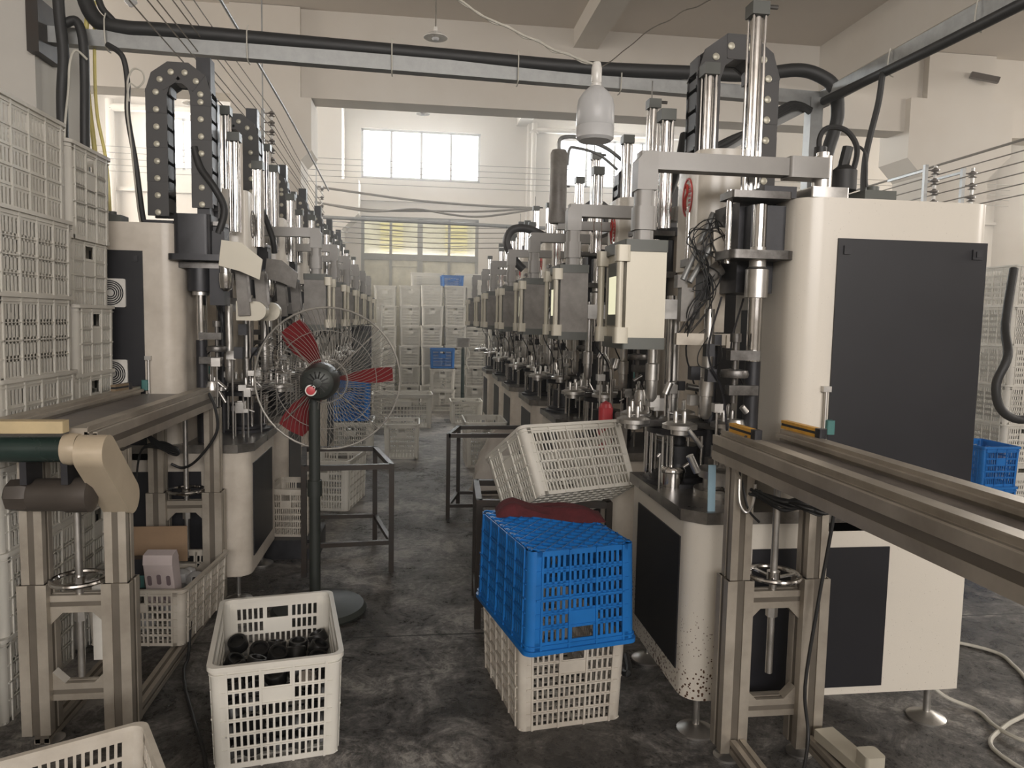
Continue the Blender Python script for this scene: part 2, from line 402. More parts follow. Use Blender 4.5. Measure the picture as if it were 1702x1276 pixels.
# concrete beams and columns
def beam(n, x0, x1, ya, yb, z0, z1, m='plaster'):
    return struct('trim_%d' % n, MB().box(x0, x1, ya, yb, z0, z1), M[m])
beam(1, -7.2, 12.2, 9.0, 9.35, 4.02, 5.0)
struct('trim_2', MB().box(-7.2, 12.2, -8, 9.0, 5.0, 5.65), M['ceiling'])
beam(3, 1.85, 2.15, -8, 9.0, 4.78, 5.0)
beam(4, 1.9, 2.15, 9.35, 14.5, 5.25, 5.65)
beam(5, 5.0, 5.4, -8, 9.0, 4.45, 5.0)
beam(6, -7.2, 12.2, 14.38, 14.5, 5.5, 5.65)
beam(7, -7.2, 12.2, 14.42, 14.5, 3.72, 3.78)
def column(n, x0, x1, ya, yb, ztop, corb, m='plaster'):
    b = MB().box(x0, x1, ya, yb, 0, ztop)
    for s_ in corb:
        z0, z1, ex, side = s_
        if side < 0: pts = [(x0, z1), (x0 - ex, z1), (x0 - ex, z0 + ex), (x0, z0)]
        else: pts = [(x1, z0), (x1 + ex, z0 + ex), (x1 + ex, z1), (x1, z1)]
        b.prism(pts if side < 0 else pts, ya, yb, 'y')
    return struct('trim_%d' % n, b, M[m])
column(10, -2.75, -2.02, 4.35, 5.0, 4.995, [], 'pillar')
column(11, -2.1, -1.33, 8.93, 9.5, 4.995, [(3.3, 4.0, 0.12, 1)], 'plaster')
column(12, 6.43, 7.36, 8.9, 9.5, 4.995, [(3.45, 4.42, 0.22, -1), (3.45, 4.42, 0.30, 1)], 'plaster')
column(13, -1.95, -1.35, 13.9, 14.5, 5.6, [(3.1, 4.0, 0.3, 1)], 'plaster')
column(14, 2.1, 2.5, 14.25, 14.5, 5.6, [], 'plaster')
column(15, 5.3, 5.9, 14.2, 14.5, 5.6, [], 'plaster')
column(16, -6.6, -5.9, 14.1, 14.5, 5.6, [], 'plaster')

# haze volume added in place of lens glare, denser towards the far windows
def haze():
    m, N, L, P = new_mat('glare_haze'); N.remove(P)
    v = N.new('ShaderNodeVolumeScatter'); v.inputs['Color'].default_value = (0.96, 0.95, 0.92, 1)
    v.inputs['Density'].default_value = 0.020; v.inputs['Anisotropy'].default_value = 0.45
    tc = N.new('ShaderNodeNewGeometry'); sp = N.new('ShaderNodeSeparateXYZ'); L.new(tc.outputs['Position'], sp.inputs[0])
    mr = N.new('ShaderNodeMapRange'); mr.interpolation_type = 'SMOOTHSTEP'
    mr.inputs[1].default_value = 2.5; mr.inputs[2].default_value = 11.0; mr.inputs[3].default_value = 0.007; mr.inputs[4].default_value = 0.023
    mz = N.new('ShaderNodeMapRange'); mz.interpolation_type = 'SMOOTHSTEP'
    mz.inputs[1].default_value = 0.3; mz.inputs[2].default_value = 2.2; mz.inputs[3].default_value = 0.22; mz.inputs[4].default_value = 1.0
    ml = N.new('ShaderNodeMath'); ml.operation = 'MULTIPLY'
    L.new(sp.outputs['Y'], mr.inputs[0]); L.new(sp.outputs['Z'], mz.inputs[0]); L.new(mr.outputs[0], ml.inputs[0]); L.new(mz.outputs[0], ml.inputs[1]); L.new(ml.outputs[0], v.inputs['Density'])
    L.new(v.outputs[0], N['Material Output'].inputs['Volume'])
    o = MB().box(-7.55, 12.55, -8.4, 14.9, -0.2, 5.95).build('haze', m)
    tag(o, 'thin haze volume filling the hall, added for lens glare around the far windows', 'haze', kind='stuff')
haze()

# ------------------------------------------------------------------ crates
def crate_mesh(name, m, L=0.60, W=0.42, H=0.345, rows=6, taper=0.05, lattice=False, fine=5, bays_long=5, bw_=0.0038, bh_=0.006):
    """L along y, W along x; slotted sides, ribs, rounded rim"""
    b = MB(); r = 0.028; t = 0.0045
    def S(p):
        k = 1 - taper * (1 - p[2] / H); return (p[0] * k, p[1] * k, p[2])
    top, bot = 0.040, 0.018
    def face(along, half, off, bays, handle):
        # rectangles in (a, z)
        R = []
        a0, a1 = -half + r, half - r
        solid = 0.022
        R.append((a0, a0 + solid, 0, H, 1)); R.append((a1 - solid, a1, 0, H, 1))
        R.append((a0, a1, H - top, H, 1)); R.append((a0, a1, 0, bot, 1))
        zs = [bot + (H - top - bot) * k / rows for k in range(rows + 1)]
        bw = (a1 - a0 - 2 * solid) / bays
        for k in range(1, rows): R.append((a0, a1, zs[k] - bh_, zs[k] + bh_, 0)); R.append((a0, a1, zs[k] - 0.0015, zs[k] + 0.0015, 3))
        for i in range(bays + 1):
            x = a0 + solid + bw * i; R.append((x - 0.004, x + 0.004, 0, H, 2))
        for i in range(bays):
            xa = a0 + solid + bw * i
            mid = handle and i == bays // 2
            for j in range(1, fine):
                x = xa + bw * j / fine
                zt = zs[rows - 2] if mid else H - top
                R.append((x - bw_, x + bw_, bot, zt, 0))
            if mid:
                R.append((xa, xa + bw, zs[rows - 2], zs[rows - 1] + 0.006, 1))
                R.append((xa, xa + 0.012, zs[rows - 1], H - top, 1)); R.append((xa + bw - 0.012, xa + bw, zs[rows - 1], H - top, 1))
        for s_ in (-1, 1):
            for (xa, xb, za, zb, kind) in R:
                o0 = off - t; o1 = off + (0.0 if kind == 1 else (-0.0006 if kind == 0 else (0.0035 if kind == 3 else 0.005)))
                if along == 'x': v = (xa, xb, s_ * o0, s_ * o1, za, zb)
                else: v = (s_ * o0, s_ * o1, xa, xb, za, zb)
                n0 = len(b.v); b.box(*v)
                b.v[n0:] = [S(p) for p in b.v[n0:]]
            # horizontal outer ribs
            for k in (rows // 2,):
                z = zs[k]
                v = (a0, a1, s_ * off, s_ * (off + 0.005), z - 0.003, z + 0.003)
                if along != 'x': v = (v[2], v[3], v[0], v[1], v[4], v[5])
                n0 = len(b.v); b.box(*v); b.v[n0:] = [S(p) for p in b.v[n0:]]
    face('x', W / 2, L / 2, 3, True)
    face('y', L / 2, W / 2, bays_long, False)
    # rounded corner posts
    for sx in (-1, 1):
        for sy in (-1, 1):
            cx, cy = sx * (W / 2 - r), sy * (L / 2 - r)
            n = 5; base = {(1, 1): 0, (-1, 1): 90, (-1, -1): 180, (1, -1): 270}[(sx, sy)]
            vs = []
            for z in (0, H):
                for rr in (r - t, r):
                    for k in range(n + 1):
                        a = radians(base + 90 * k / n); vs.append(S((cx + rr * cos(a), cy + rr * sin(a), z)))
            N = n + 1; fs = []
            for k in range(n):
                fs += [(k, k + 1, 2 * N + k + 1, 2 * N + k), (N + k + 1, N + k, 3 * N + k, 3 * N + k + 1), (2 * N + k, 2 * N + k + 1, 3 * N + k + 1, 3 * N + k), (k, N + k, N + k + 1, k + 1)]
            b.add(vs, fs)
    # rim
    def ring(ex, r2, z0, z1, inner):
        pts = []; N = 6
        for (sx, sy, a0) in ((1, 1, 0), (-1, 1, 90), (-1, -1, 180), (1, -1, 270)):
            for k in range(N + 1):
                a = radians(a0 + 90 * k / N); pts.append((sx * (W / 2 + ex - r2) + r2 * cos(a), sy * (L / 2 + ex - r2) + r2 * sin(a), (W / 2 + ex), (L / 2 + ex)))
        m_ = len(pts); vs = []
        fx = 1 - (inner) / (W / 2); fy = 1 - (inner) / (L / 2)
        for z in (z0, z1):
            for p in pts: vs.append((p[0], p[1], z))
            for p in pts: vs.append((p[0] * fx, p[1] * fy, z))
        fs = []
        for i in range(m_):
            j = (i + 1) % m_
            fs += [(i, j, 2 * m_ + j, 2 * m_ + i), (m_ + j, m_ + i, 3 * m_ + i, 3 * m_ + j), (2 * m_ + i, 2 * m_ + j, 3 * m_ + j, 3 * m_ + i), (j, i, m_ + i, m_ + j)]
        b.add(vs, fs)
    ring(0.009, 0.034, H - 0.014, H + 0.001, 0.016)
    ring(0.004, 0.030, H - 0.030, H - 0.026, 0.008)
    # floor
    k = 1 - taper; w2, l2 = (W / 2 - 0.01) * k, (L / 2 - 0.01) * k
    if lattice:
        b.box(-w2, -w2 + .02, -l2, l2, 0, 0.012); b.box(w2 - .02, w2, -l2, l2, 0, 0.012); b.box(-w2, w2, -l2, -l2 + .02, 0, 0.012); b.box(-w2, w2, l2 - .02, l2, 0, 0.012)
        def clip(c, sgn):
            # line y = sgn*x + c within rect
            P_ = []
            for x in (-w2, w2):
                y = sgn * x + c
                if -l2 <= y <= l2: P_.append((x, y))
            for y in (-l2, l2):
                x = sgn * (y - c)
                if -w2 < x < w2: P_.append((x, y))
            return P_
        for big, st, wd, z1 in ((1, 0.060, 0.004, 0.010), (0, 0.020, 0.002, 0.012)):
            c = -1.0
            while c < 1.0:
                for sg in (1, -1):
                    p = clip(c, sg)
                    if len(p) == 2: 
                        if big: b.bar((p[0][0], p[0][1], 0.002), (p[1][0], p[1][1], 0.002), wd, 0.014)
                        else: b.bar((p[0][0], p[0][1], 0.012), (p[1][0], p[1][1], 0.012), wd, 0.004)
                c += st
    else:
        n = 9
        for i in range(n + 1):
            x = -w2 + 2 * w2 * i / n; b.box(x - 0.008, x + 0.008, -l2, l2, 0.002, 0.008)
        for i in range(13):
            y = -l2 + 2 * l2 * i / 12; b.box(-w2, w2, y - 0.008, y + 0.008, 0.003, 0.009)
    return b.mesh(name, m)
C_WHITE = crate_mesh('white_crate', M['white'])
C_FAR = crate_mesh('far_crate', M['white'], bw_=0.006, bh_=0.011)
C_GRIME = crate_mesh('grimy_crate', M['grime'])
C_TALL = crate_mesh('tall_white_crate', M['white'], H=0.41, rows=5, taper=0.02, fine=5, bays_long=4, bw_=0.0065, bh_=0.011)
C_LONG = crate_mesh('stack_crate', M['white'], H=0.322, rows=4, taper=0.02, bays_long=4, bw_=0.0065, bh_=0.011)
C_BLUE = crate_mesh('blue_crate', M['blue'], W=0.42, L=0.60, H=0.35, lattice=True, rows=6, taper=0.04, bw_=0.0055, bh_=0.009)
C_BLUES = crate_mesh('blue_small_crate', M['blue'], W=0.52, L=0.40, H=0.28, rows=5)
C_LONGX = crate_mesh('long_crate', M['white'], W=0.80, L=0.5, H=0.42, rows=7)
def crate(me, loc, yaw, label, group=None, rot=None, s=1.0):
    o = bpy.data.objects.new('plastic_crate', me); COL.objects.link(o)
    o.location = loc; o.rotation_euler = rot or (0, 0, radians(yaw)); o.scale = (s, s, s) if not isinstance(s, tuple) else s
    return tag(o, label, 'crate', group)

# foreground
crate(C_WHITE, (-0.50, 2.73, 0), 10, 'white slatted crate full of black cast parts on the floor in the centre left foreground', s=(1, 1, 1.05))
crate(C_GRIME, (-0.925, 1.795, 0), -62, 'empty grimy white crate cut off by the bottom left corner of the photo')
crate(C_GRIME, (0.545, 2.86, 0), 8, 'white slatted crate on the floor underneath the upside-down blue crate')
o = crate(C_BLUE, (0.53, 2.75, 0.712), 12, 'upside-down blue lattice crate standing on a white crate beside the machine', rot=(pi, 0, radians(12)), s=(1, 1, 1.03))
tilted = crate(C_WHITE, (0.736, 3.37, 0.645), 0, 'large white crate tilted on the iron rack behind the blue crate', s=0.95)
tilted.rotation_euler = (Matrix.Rotation(radians(22), 3, 'Z') @ Matrix.Rotation(radians(-31), 3, 'X') @ Matrix.Rotation(radians(90), 3, 'Z')).to_euler()
# parts inside the foreground crate
g = 'black cast parts lying in the foreground crate'
k = 0
def part_mesh():
    b = MB(); b.lathe((0, 0, 0), [(0.030, -0.022), (0.037, -0.020), (0.037, 0.016), (0.034, 0.020), (0.026, 0.020), (0.024, 0.008), (0.001, 0.006)], 20)
    return b.mesh('black_ring_part', M['partblack'])
pm = part_mesh(); Rz = Matrix.Rotation(radians(10), 3, 'Z')
names = ['rear left', 'rear', 'rear right', 'middle', 'front', 'front left', 'front right', 'right']
for iz in range(3):
    for ix in range(5):
        for iy in range(7):
            if iz == 2 and (ix * 7 + iy * 3) % 4 == 1: continue
            if iz < 2 and 1 <= ix <= 3 and 1 <= iy <= 5: continue
            x = -0.15 + ix * 0.075 + random.uniform(-.008, .008); y = -0.245 + iy * 0.08 + random.uniform(-.006, .006)
            o = bpy.data.objects.new('cast_ring', pm); COL.objects.link(o)
            z = 0.055 + iz * 0.062 + (random.uniform(0, 0.03) if iz == 2 else 0)
            if iz == 2: z += 0.02 * sin(ix * 1.9 + iy)
            v = Rz @ Vector((x, y, 0)); o.location = (-0.50 + v.x, 2.73 + v.y, z)
            o.rotation_euler = (random.uniform(-.5, .5), random.uniform(-.5, .5), 0)
            tag(o, 'black cast ring among the others heaped in the foreground white crate', 'metal part', g)
mc = MB().lathe((0, 0, 0), [(0.034, -0.02), (0.036, 0.0), (0.030, 0.012), (0.012, 0.018), (0.001, 0.019)], 20)
single('cast_ring', mc, M['chrome'], 'single bright metal cap on the heap of black parts in the foreground crate', 'metal part', (-0.37, 2.56, 0.232), rot=(0.5, 0.3, 0))

# left stacks beside the left conveyor
ordn = ['bottom', 'second', 'third', 'fourth', 'fifth', 'sixth', 'seventh', 'eighth']
def stack(x, y, n, z0, where, group, yaw=0, me=C_LONG, pitch=0.352, topme=None, jit=0.012, s=1.0):
    for i in range(n):
        m_ = topme if (topme and i == n - 1) else me
        z = z0 + i * pitch
        crate(m_, (x + random.uniform(-jit, jit), y + random.uniform(-jit, jit), z), yaw + random.uniform(-1.2, 1.2),
              'white crate, %s in the %s' % ('topmost' if i == n - 1 else ('lowest' if i == 0 else ordn[i] + ' from the floor'), where), group, s=s)
stack(-1.665, 3.07, 7, 0.0, 'tall stack behind the left conveyor posts', 'crates in the near left stack', topme=C_TALL, pitch=0.311)
stack(-1.665, 2.45, 7, 0.0, 'nearest stack at the left edge', 'crates in the nearest left stack', topme=C_TALL, pitch=0.311)
stack(-1.76, 3.60, 7, 0.0, 'stack beside the two panel fans', 'crates in the left stack by the fan panel', yaw=90, topme=C_TALL, pitch=0.303)

# stacks against the far wall
xs = [-2.4, -1.95, -1.48, -1.03, -0.52, -0.10, 0.28, 0.68, 1.04, 1.42, 1.84, 2.26, 2.68]
tops = [6, 6, 6, 6, 6, 6, 6, 6, 6, 6, 5, 6, 5]
nm = ['first', 'second', 'third', 'fourth', 'fifth', 'sixth', 'seventh', 'eighth', 'ninth', 'tenth', 'eleventh', 'twelfth', 'thirteenth']
for i, (x, n) in enumerate(zip(xs, tops)):
    stack(x, 13.05 + 0.05 * (i % 3), n, 0.0 + 0.008 * (i % 4), '%s far stack from the left' % nm[i], 'crates stacked along the far wall', me=C_FAR, pitch=0.342, s=(0.87, 1, 1))
for x, n, t in ((-0.72, 5, 'nearer stack left of the aisle end'), (-1.17, 5, 'nearer stack behind the left machines')):
    stack(x, 11.9, n, 0, t, 'crates in the nearer far block', me=C_FAR, pitch=0.342)
# translucent sacks of crates and a blue crate on the top of the far row
crate(C_BLUES, (0.62, 13.05, 2.065), 4, 'blue crate lying on top of the far row of white crates', s=(0.72, 1, 0.70))
for x, l in ((0.20, 'white crate behind the row top, left of the blue one'), (1.02, 'white crate behind the row top, right of the blue one')):
    crate(C_WHITE, (x, 13.78, 1.99), 90, l, 'white crates behind the far row top')
# stack supporting those rear crates
for j, x in enumerate((0.20, 1.02)):
    stack(x, 13.80, 6, 0.0, '%s stack behind the far row' % ('left' if j == 0 else 'right'), 'crates in the second far row', yaw=90, me=C_WHITE, pitch=0.328)
crate(C_BLUES, (0.44, 12.3, 0.70), 0, 'blue crate on two white crates at the end of the aisle', s=(0.76, 1, 1.15))
crate(C_WHITE, (0.44, 12.3, 0.0), 0, 'lower white crate under the blue one at the aisle end', s=(0.95, 0.8, 1))
crate(C_WHITE, (0.44, 12.3, 0.345), 0, 'upper white crate directly under the blue one at the aisle end', s=(0.95, 0.8, 1))
# crates along the aisle
crate(C_LONGX, (-0.18, 10.35, 0), 2, 'big long white crate with filled lower part at the left of the far aisle', s=(1.02, 1, 1.12))
crate(C_WHITE, (-0.14, 8.15, 0), 0, 'white crate with dark parts in it in the middle of the aisle', s=(0.88, 0.9, 1.1))
crate(C_WHITE, (-0.70, 8.4, 0.0), 0, 'white crate on the floor carrying the lit blue crate behind the fan', 'aisle crate pile behind the fan', s=(1.1, 1, 1.05))
crate(C_BLUES, (-0.715, 8.4, 0.365), 0, 'bright blue crate on the pile seen through the fan guard', s=(0.80, 1, 1.55))
crate(C_WHITE, (-0.66, 6.05, 0), -10, 'open white crate on the floor behind the iron rack on the left', s=(1, 1.0, 1.15))
crate(C_GRIME, (-0.78, 4.85, 0.12), -6, 'small cream crate at the foot of the left machines beside the fan stand', s=(0.62, 0.6, 0.88))
single('floor_box', MB().rrect(-.17, .17, -.2, .2, 0, .12, .03), M['blacksteel'], 'low black box on the floor under the small cream crate', 'box', (-0.76, 4.80, 0))
crate(C_WHITE, (0.74, 10.8, 0), 0, 'small white crate on the floor at the far right of the aisle', s=(1.08, .8, 0.95))
crate(C_WHITE, (0.72, 7.7, 0), 0, 'white crate standing behind the iron rack on the right of the aisle', s=(1.0, 1, 1.35))
crate(C_GRIME, (-1.165, 3.53, 0.065), -5, 'grimy crate holding cartons and plastic bags behind the left conveyor leg', s=(1, .93, .74))
# right edge stacks seen past the cream machine
for j, (x, y, n) in enumerate(((5.25, 6.0, 6), (5.75, 6.0, 6), (4.95, 7.2, 5))):
    stack(x, y, n, 0, '%s stack beyond the big machine, right edge' % ['nearest', 'outer', 'farther'][j], 'crates beyond the right machine', me=C_FAR, pitch=0.342)
crate(C_BLUES, (4.42, 5.2, 0.0), 0, 'blue crate on the floor beyond the right machine', s=(0.6, 1, 1.1))
crate(C_BLUES, (4.42, 5.2, 0.31), 0, 'upper blue crate stacked beyond the right machine', s=(0.6, 1, 1.1))

# ------------------------------------------------------------------ machines
def P2(m, sx, f):
    """run f on MB with local u axis mirrored by sx"""
    b = MB(); f(b)
    if sx < 0:
        b.v = [(-x, y, z) for x, y, z in b.v]; b.f = [fc[::-1] for fc in b.f]
    return b
def machine(sx, X0, Y0, name_label, near, group, chain_top=2.72, fans=False, pendant=True, swing=False, detail=1, screen_box='boxgrey', body='creamdirty', rods_dark=True):
    side = 'right' if sx > 0 else 'left'
    root = thing('machine_tool', name_label, 'machine', (X0, Y0, 0), 0, group)
    def part(nm, m, f, parent=None, label=None):
        b = P2(None, sx, f); o = b.build(nm, m, parent or root)
        if label: o['label'] = label
        return o
    HW = 1.95
    bm = M[body]
    part('base_cabinet', bm, lambda b: b.rrect(0, 1.08, 0, 0.68, 0.14, 0.80, 0.075, corners=(0, 0, 1, 0)))
    part('access_door', M['black'], lambda b: b.box(-0.005, 0.01, 0.09, 0.60, 0.225, 0.725), label='black door panel facing the aisle')
    if near:
        part('service_door', M['black'], lambda b: b.box(0.235, 0.765, -0.005, 0.01, 0.17, 0.70), label='black lower door panel facing the camera')
    def top(b):
        b.prism([(-0.02, 0.05), (0.05, -0.02), (0.80, -0.02), (0.80, 0.69), (-0.02, 0.69)], 0.797, 0.840)
    part('steel_tabletop', M['steeltop'], top)
    ue = 0.35 if sx > 0 else 0.32
    part('upright_cabinet', bm, lambda b: b.rrect(ue, 1.105, 0.0, 0.56, 0.76, HW, 0.09, 8))
    up = part('electrical_door', M['black'], lambda b: b.box(0.495, 1.07, -0.006, 0.01, 0.80, 1.81), label='tall black door panel')
    part('door_latch', M['blacksteel'], lambda b: (b.box(0.515, 0.54, -0.012, 0, 1.755, 1.785), b.box(1.01, 1.05, -0.012, 0, 1.75, 1.785), b.box(1.022, 1.036, -0.016, 0, 1.758, 1.778)), up)
    if fans:
        for z in (1.60, 1.20):
            fan = part('cooling_fan', M['enamel'], lambda b: b.rrect(0.575, 0.715, z - 0.07, z + 0.07, -0.016, -0.004, 0.008, axis='y'), up)
            fb = MB()
            for rr in (0.020, 0.030, 0.040, 0.050, 0.059): fb.tube([(sx * 0.645 + rr * cos(2 * pi * q / 24), -0.017, z + rr * sin(2 * pi * q / 24)) for q in range(24)], 0.003, 5, 1, True)
            fb.build('fan_grille', M['blacksteel'], fan)
    # door bolt rod with clip on cabinet edge
    hr = part('latch_rod', M['steel'], lambda b: (b.cyl((0.475, -0.014, 0.80), (0.475, -0.014, 1.28), 0.006), b.box(0.462, 0.492, -0.02, 0.0, 1.27, 1.29)))
    part('rod_clip', M['teal'], lambda b: b.rrect(0.475, 0.505, -0.035, -0.003, 1.12, 1.17, 0.006), hr)
    # top of cabinet details
    part('roof_fitting', M['armdark'], lambda b: (b.box(0.60, 0.72, 0.02, 0.12, HW, HW + 0.035), b.cyl((0.66, 0.07, HW + .03), (0.66, 0.07, HW + 0.055), 0.022)))
    # slot strip in the flank
    if near and sx > 0: part('slot_cover', M['black'], lambda b: b.box(ue - .006, ue + .002, 0.30, 0.42, 0.84, 1.56))
    # guide rods
    for v in (0.10, 0.50):
        rod = part('guide_rod', M['chrome'], lambda b: b.cyl((0.25, v, 1.36), (0.25, v, 1.93), 0.026))
        part('rod_sleeve', M['blacksteel'], lambda b: b.cyl((0.25, v, 0.80), (0.25, v, 1.37), 0.0275), rod)
        part('rod_collar', M['steel'], lambda b: b.lathe((0.25, v, 1.60), [(0.041, 0), (0.041, 0.10), (0.030, 0.11), (0.030, 0.18)], 20), rod)
        part('thin_rod', M['chrome'], lambda b: b.cyl((0.14, v + 0.01, 1.72), (0.14, v + 0.01, 1.98), 0.011), rod)
    for v0, v1 in ((0.035, 0.20), (0.43, 0.56)): part('clamp_plate', M['darksteel'], lambda b: b.rrect(0.12, 0.36, v0, v1, 1.735, 1.765, 0.03))
    part('top_plate', M['darksteel'], lambda b: b.rrect(0.12, 0.34, 0.04, 0.16, 1.945, 1.97, 0.01))
    part('slide_block', M['blacksteel'], lambda b: (b.box(0.20, 0.34, 0.16, 0.40, 1.62, 1.95), b.box(0.20, 0.28, 0.44, 0.56, 1.60, 1.86), b.box(0.24, 0.36, 0.05, 0.20, 1.95, 1.99), b.box(0.22, 0.35, 0.10, 0.5, 1.77, 1.93)))
    part('spindle_column', M['blacksteel'], lambda b: b.cyl((0.22, 0.40, 0.84), (0.22, 0.40, 1.62), 0.022))
    part('rear_guide', M['chrome'], lambda b: (b.cyl((0.12, 0.62, 0.80), (0.12, 0.62, 1.62), 0.020), b.cyl((0.04, 0.64, 0.80), (0.04, 0.64, 1.62), 0.014)))
    # dial wheel on brackets
    def wheel(b):
        b.box(0.14, 0.25, 0.045, 0.085, 1.375, 1.41); b.box(0.14, 0.25, 0.045, 0.085, 1.25, 1.285)
        b.cyl((0.165, 0.065, 1.22), (0.165, 0.065, 1.47), 0.010); b.lathe((0.165, 0.065, 1.325), [(0.02, -0.012), (0.048, -0.012), (0.052, 0), (0.048, 0.014), (0.02, 0.018)], 22)
        b.cyl((0.165, 0.065, 1.44), (0.165, 0.065, 1.47), 0.020)
    part('adjusting_wheel', M['darksteel'], wheel)
    # bowl feeder head with logo
    so = 0.0 if sx > 0 else 0.06
    def housing(b):
        pts = []
        for k in range(11):
            a = radians(180 + 180 * k / 10); pts.append((0.27 - so + 0.13 * cos(a), 0.43 + 0.055 * sin(a)))
        pts += [(0.40 - so, 0.64), (0.14 - so, 0.64)]
        b.prism(pts, 1.72 if sx > 0 else 1.78, 2.19)
    hs = part('head_cover', M['cream'], housing)
    def logo(b):
        for k in range(28):
            a0, a1 = 2 * pi * k / 28, 2 * pi * (k + 1) / 28
            for r0, r1 in ((0.060, 0.068),):
                b.bar((0.1385, 0.53 + 0.064 * cos(a0) * .8, 2.02 + 0.075 * sin(a0)), (0.1385, 0.53 + 0.064 * cos(a1) * .8, 2.02 + 0.075 * sin(a1)), 0.007)
        for k in range(6): b.box(0.136, 0.14, 0.49, 0.515, 1.965 + k * 0.018, 1.974 + k * 0.018)
        b.tube([(0.137, 0.555, 2.065), (0.137, 0.535, 2.07), (0.137, 0.53, 2.04), (0.137, 0.55, 2.02), (0.137, 0.553, 1.99), (0.137, 0.53, 1.97)], 0.006, 6, 4)
    em = part('round_emblem', M['redlogo'] if sx > 0 else M['boxgrey'], logo, hs, 'red round emblem with stripes' if sx > 0 else None)
    if sx < 0: em.location = (so, 0, 0)
    # air cylinders on top
    def cy(u, v, z0, z1, nm='air_cylinder'):
        c = part(nm, M['chrome'], lambda b: (b.cyl((u, v, z0), (u, v, z1), 0.021), [b.cyl((u + a, v + c_, z0), (u + a, v + c_, z1), 0.005, n=8) for a in (-.022, .022) for c_ in (-.022, .022)]))
        part('cylinder_cap', M['armdark'], lambda b: (b.box(u - 0.032, u + 0.032, v - 0.032, v + 0.032, z1, z1 + 0.045)), c)
        return c
    big = cy(0.235, 0.16, 1.95, 2.60) if sx > 0 else cy(0.19, 0.40, 1.95, chain_top - 0.16)
    if sx > 0: part('cap_stud', M['darksteel'], lambda b: (b.cyl((0.225, .16, 2.64), (0.225, .16, 2.74), 0.003, n=8), b.cyl((0.26, .14, 2.63), (0.30, .14, 2.63), 0.008, n=8)), big)
    if sx > 0: cy(0.20, 0.50, 2.0, 2.50)
    else: cy(0.12, 0.30, 1.95, chain_top - 0.32)
    cy(0.06, 0.60, 1.9, 2.34)
    # cable chain arch
    ch_v = 0.60 if sx > 0 else 0.085
    cu0, cu1 = (0.215, 0.47) if sx > 0 else (0.215, 0.425)
    base_z = [2.05, 1.95]
    R = (cu1 - cu0) / 2; cz = chain_top - R - 0.055; uc = (cu0 + cu1) / 2
    path = []
    z = base_z[0]
    while z < cz - 0.03: path.append((cu0, z)); z += 0.083
    for k in range(0, 6): a = pi - pi * k / 5; path.append((uc + R * cos(a), cz + R * sin(a)))
    z = cz - 0.083
    while z > base_z[1]: path.append((cu1, z)); z -= 0.083
    def chain(b):
        for ki, (a, c) in enumerate(zip(path[:-1], path[1:])):
            sh = 0.002 * (ki % 2)
            d = Vector((c[0] - a[0], c[1] - a[1])); L = d.length; d.normalize(); nrm = Vector((-d.y, d.x))
            w = 0.050; e = 0.016
            p = [Vector(a) - d * e - nrm * w, Vector(c) + d * e - nrm * w, Vector(c) + d * e + nrm * w, Vector(a) - d * e + nrm * w]
            for va, vb in ((ch_v - 0.06 + sh, ch_v - 0.045), (ch_v + 0.045, ch_v + 0.06 - sh)):
                b.prism([tuple(q) for q in p], va, vb, 'y')
            for s_ in (-1, 1):
                q = [Vector(a) + nrm * s_ * w * .86, Vector(c) + nrm * s_ * w * .86]
                b.bar((q[0].x, ch_v, q[0].y), (q[1].x, ch_v, q[1].y), 0.09 if abs(d.y) < 0.9 else 0.09, 0.008) if abs(d.y) < 0.94 else b.box(q[0].x - .004, q[0].x + .004, ch_v - .046, ch_v + .046, min(q[0].y, q[1].y) + .008, max(q[0].y, q[1].y) - .008)
    def chain_all(b):
        chain(b); b.mi = 1
        for (u, z_) in path: b.lathe((u, ch_v - 0.0605, z_), [(0.015, 0), (0.015, -0.003), (0.011, -0.006)], 12, 'y')
    cc = part('cable_chain', [M['chain'], M['pin']], chain_all)
    part('chain_mount', M['blacksteel'], lambda b: (b.box(cu0 - 0.03, cu0 + 0.03, ch_v - 0.04, ch_v + 0.04, HW - .02, base_z[0] + .01), b.box(cu1 - 0.06, cu1 + 0.08, ch_v - 0.03, ch_v + 0.05, 1.93, 1.97)), cc)
    # bracket column behind the chain on the left machines
    if sx < 0:
        part('slide_rail', M['blacksteel'], lambda b: (b.box(0.20, 0.27, ch_v + 0.07, ch_v + 0.15, 1.9, chain_top + 0.06), b.box(0.17, 0.20, ch_v + 0.06, ch_v + 0.12, 1.9, chain_top - 0.16)))
        part('drive_block', M['blacksteel'], lambda b: (b.rrect(0.17, 0.35, -0.01, 0.22, 1.80, 2.0, .03), b.cyl((.25, .10, 1.62), (.25, .10, 1.80), .062, n=24), b.box(.12, .19, .04, .16, 1.55, 1.95), b.rrect(0.10, 0.37, -0.04, 0.20, 1.77, 1.80, .03), b.box(0.11, .18, 0.02, .12, 1.80, 1.92)))
    # indexing table with stations
    cu, cv = 0.13, 0.50
    part('table_base', M['blacksteel'], lambda b: b.lathe((cu, cv, 0.80), [(0.145, 0.03), (0.145, 0.055), (0.12, 0.06), (0.12, 0.075), (0.07, 0.08)], 32))
    def tower(b):
        for k in range(5):
            a = radians(20 + 72 * k); b.cyl((cu + 0.11 * cos(a), cv + 0.11 * sin(a), 0.82), (cu + 0.11 * cos(a), cv + 0.11 * sin(a), 1.06), 0.010, n=10)
    part('tie_rods', M['chrome'], tower)
    part('drive_drum', M['blacksteel'], lambda b: (b.cyl((cu, cv, 0.84), (cu, cv, 1.0), 0.085, n=28), b.cyl((cu, cv, 0.99), (cu, cv, 1.06), 0.03), b.lathe((cu, cv, 1.05), [(0.135, 0), (0.135, 0.022), (0.09, 0.03)], 30)))
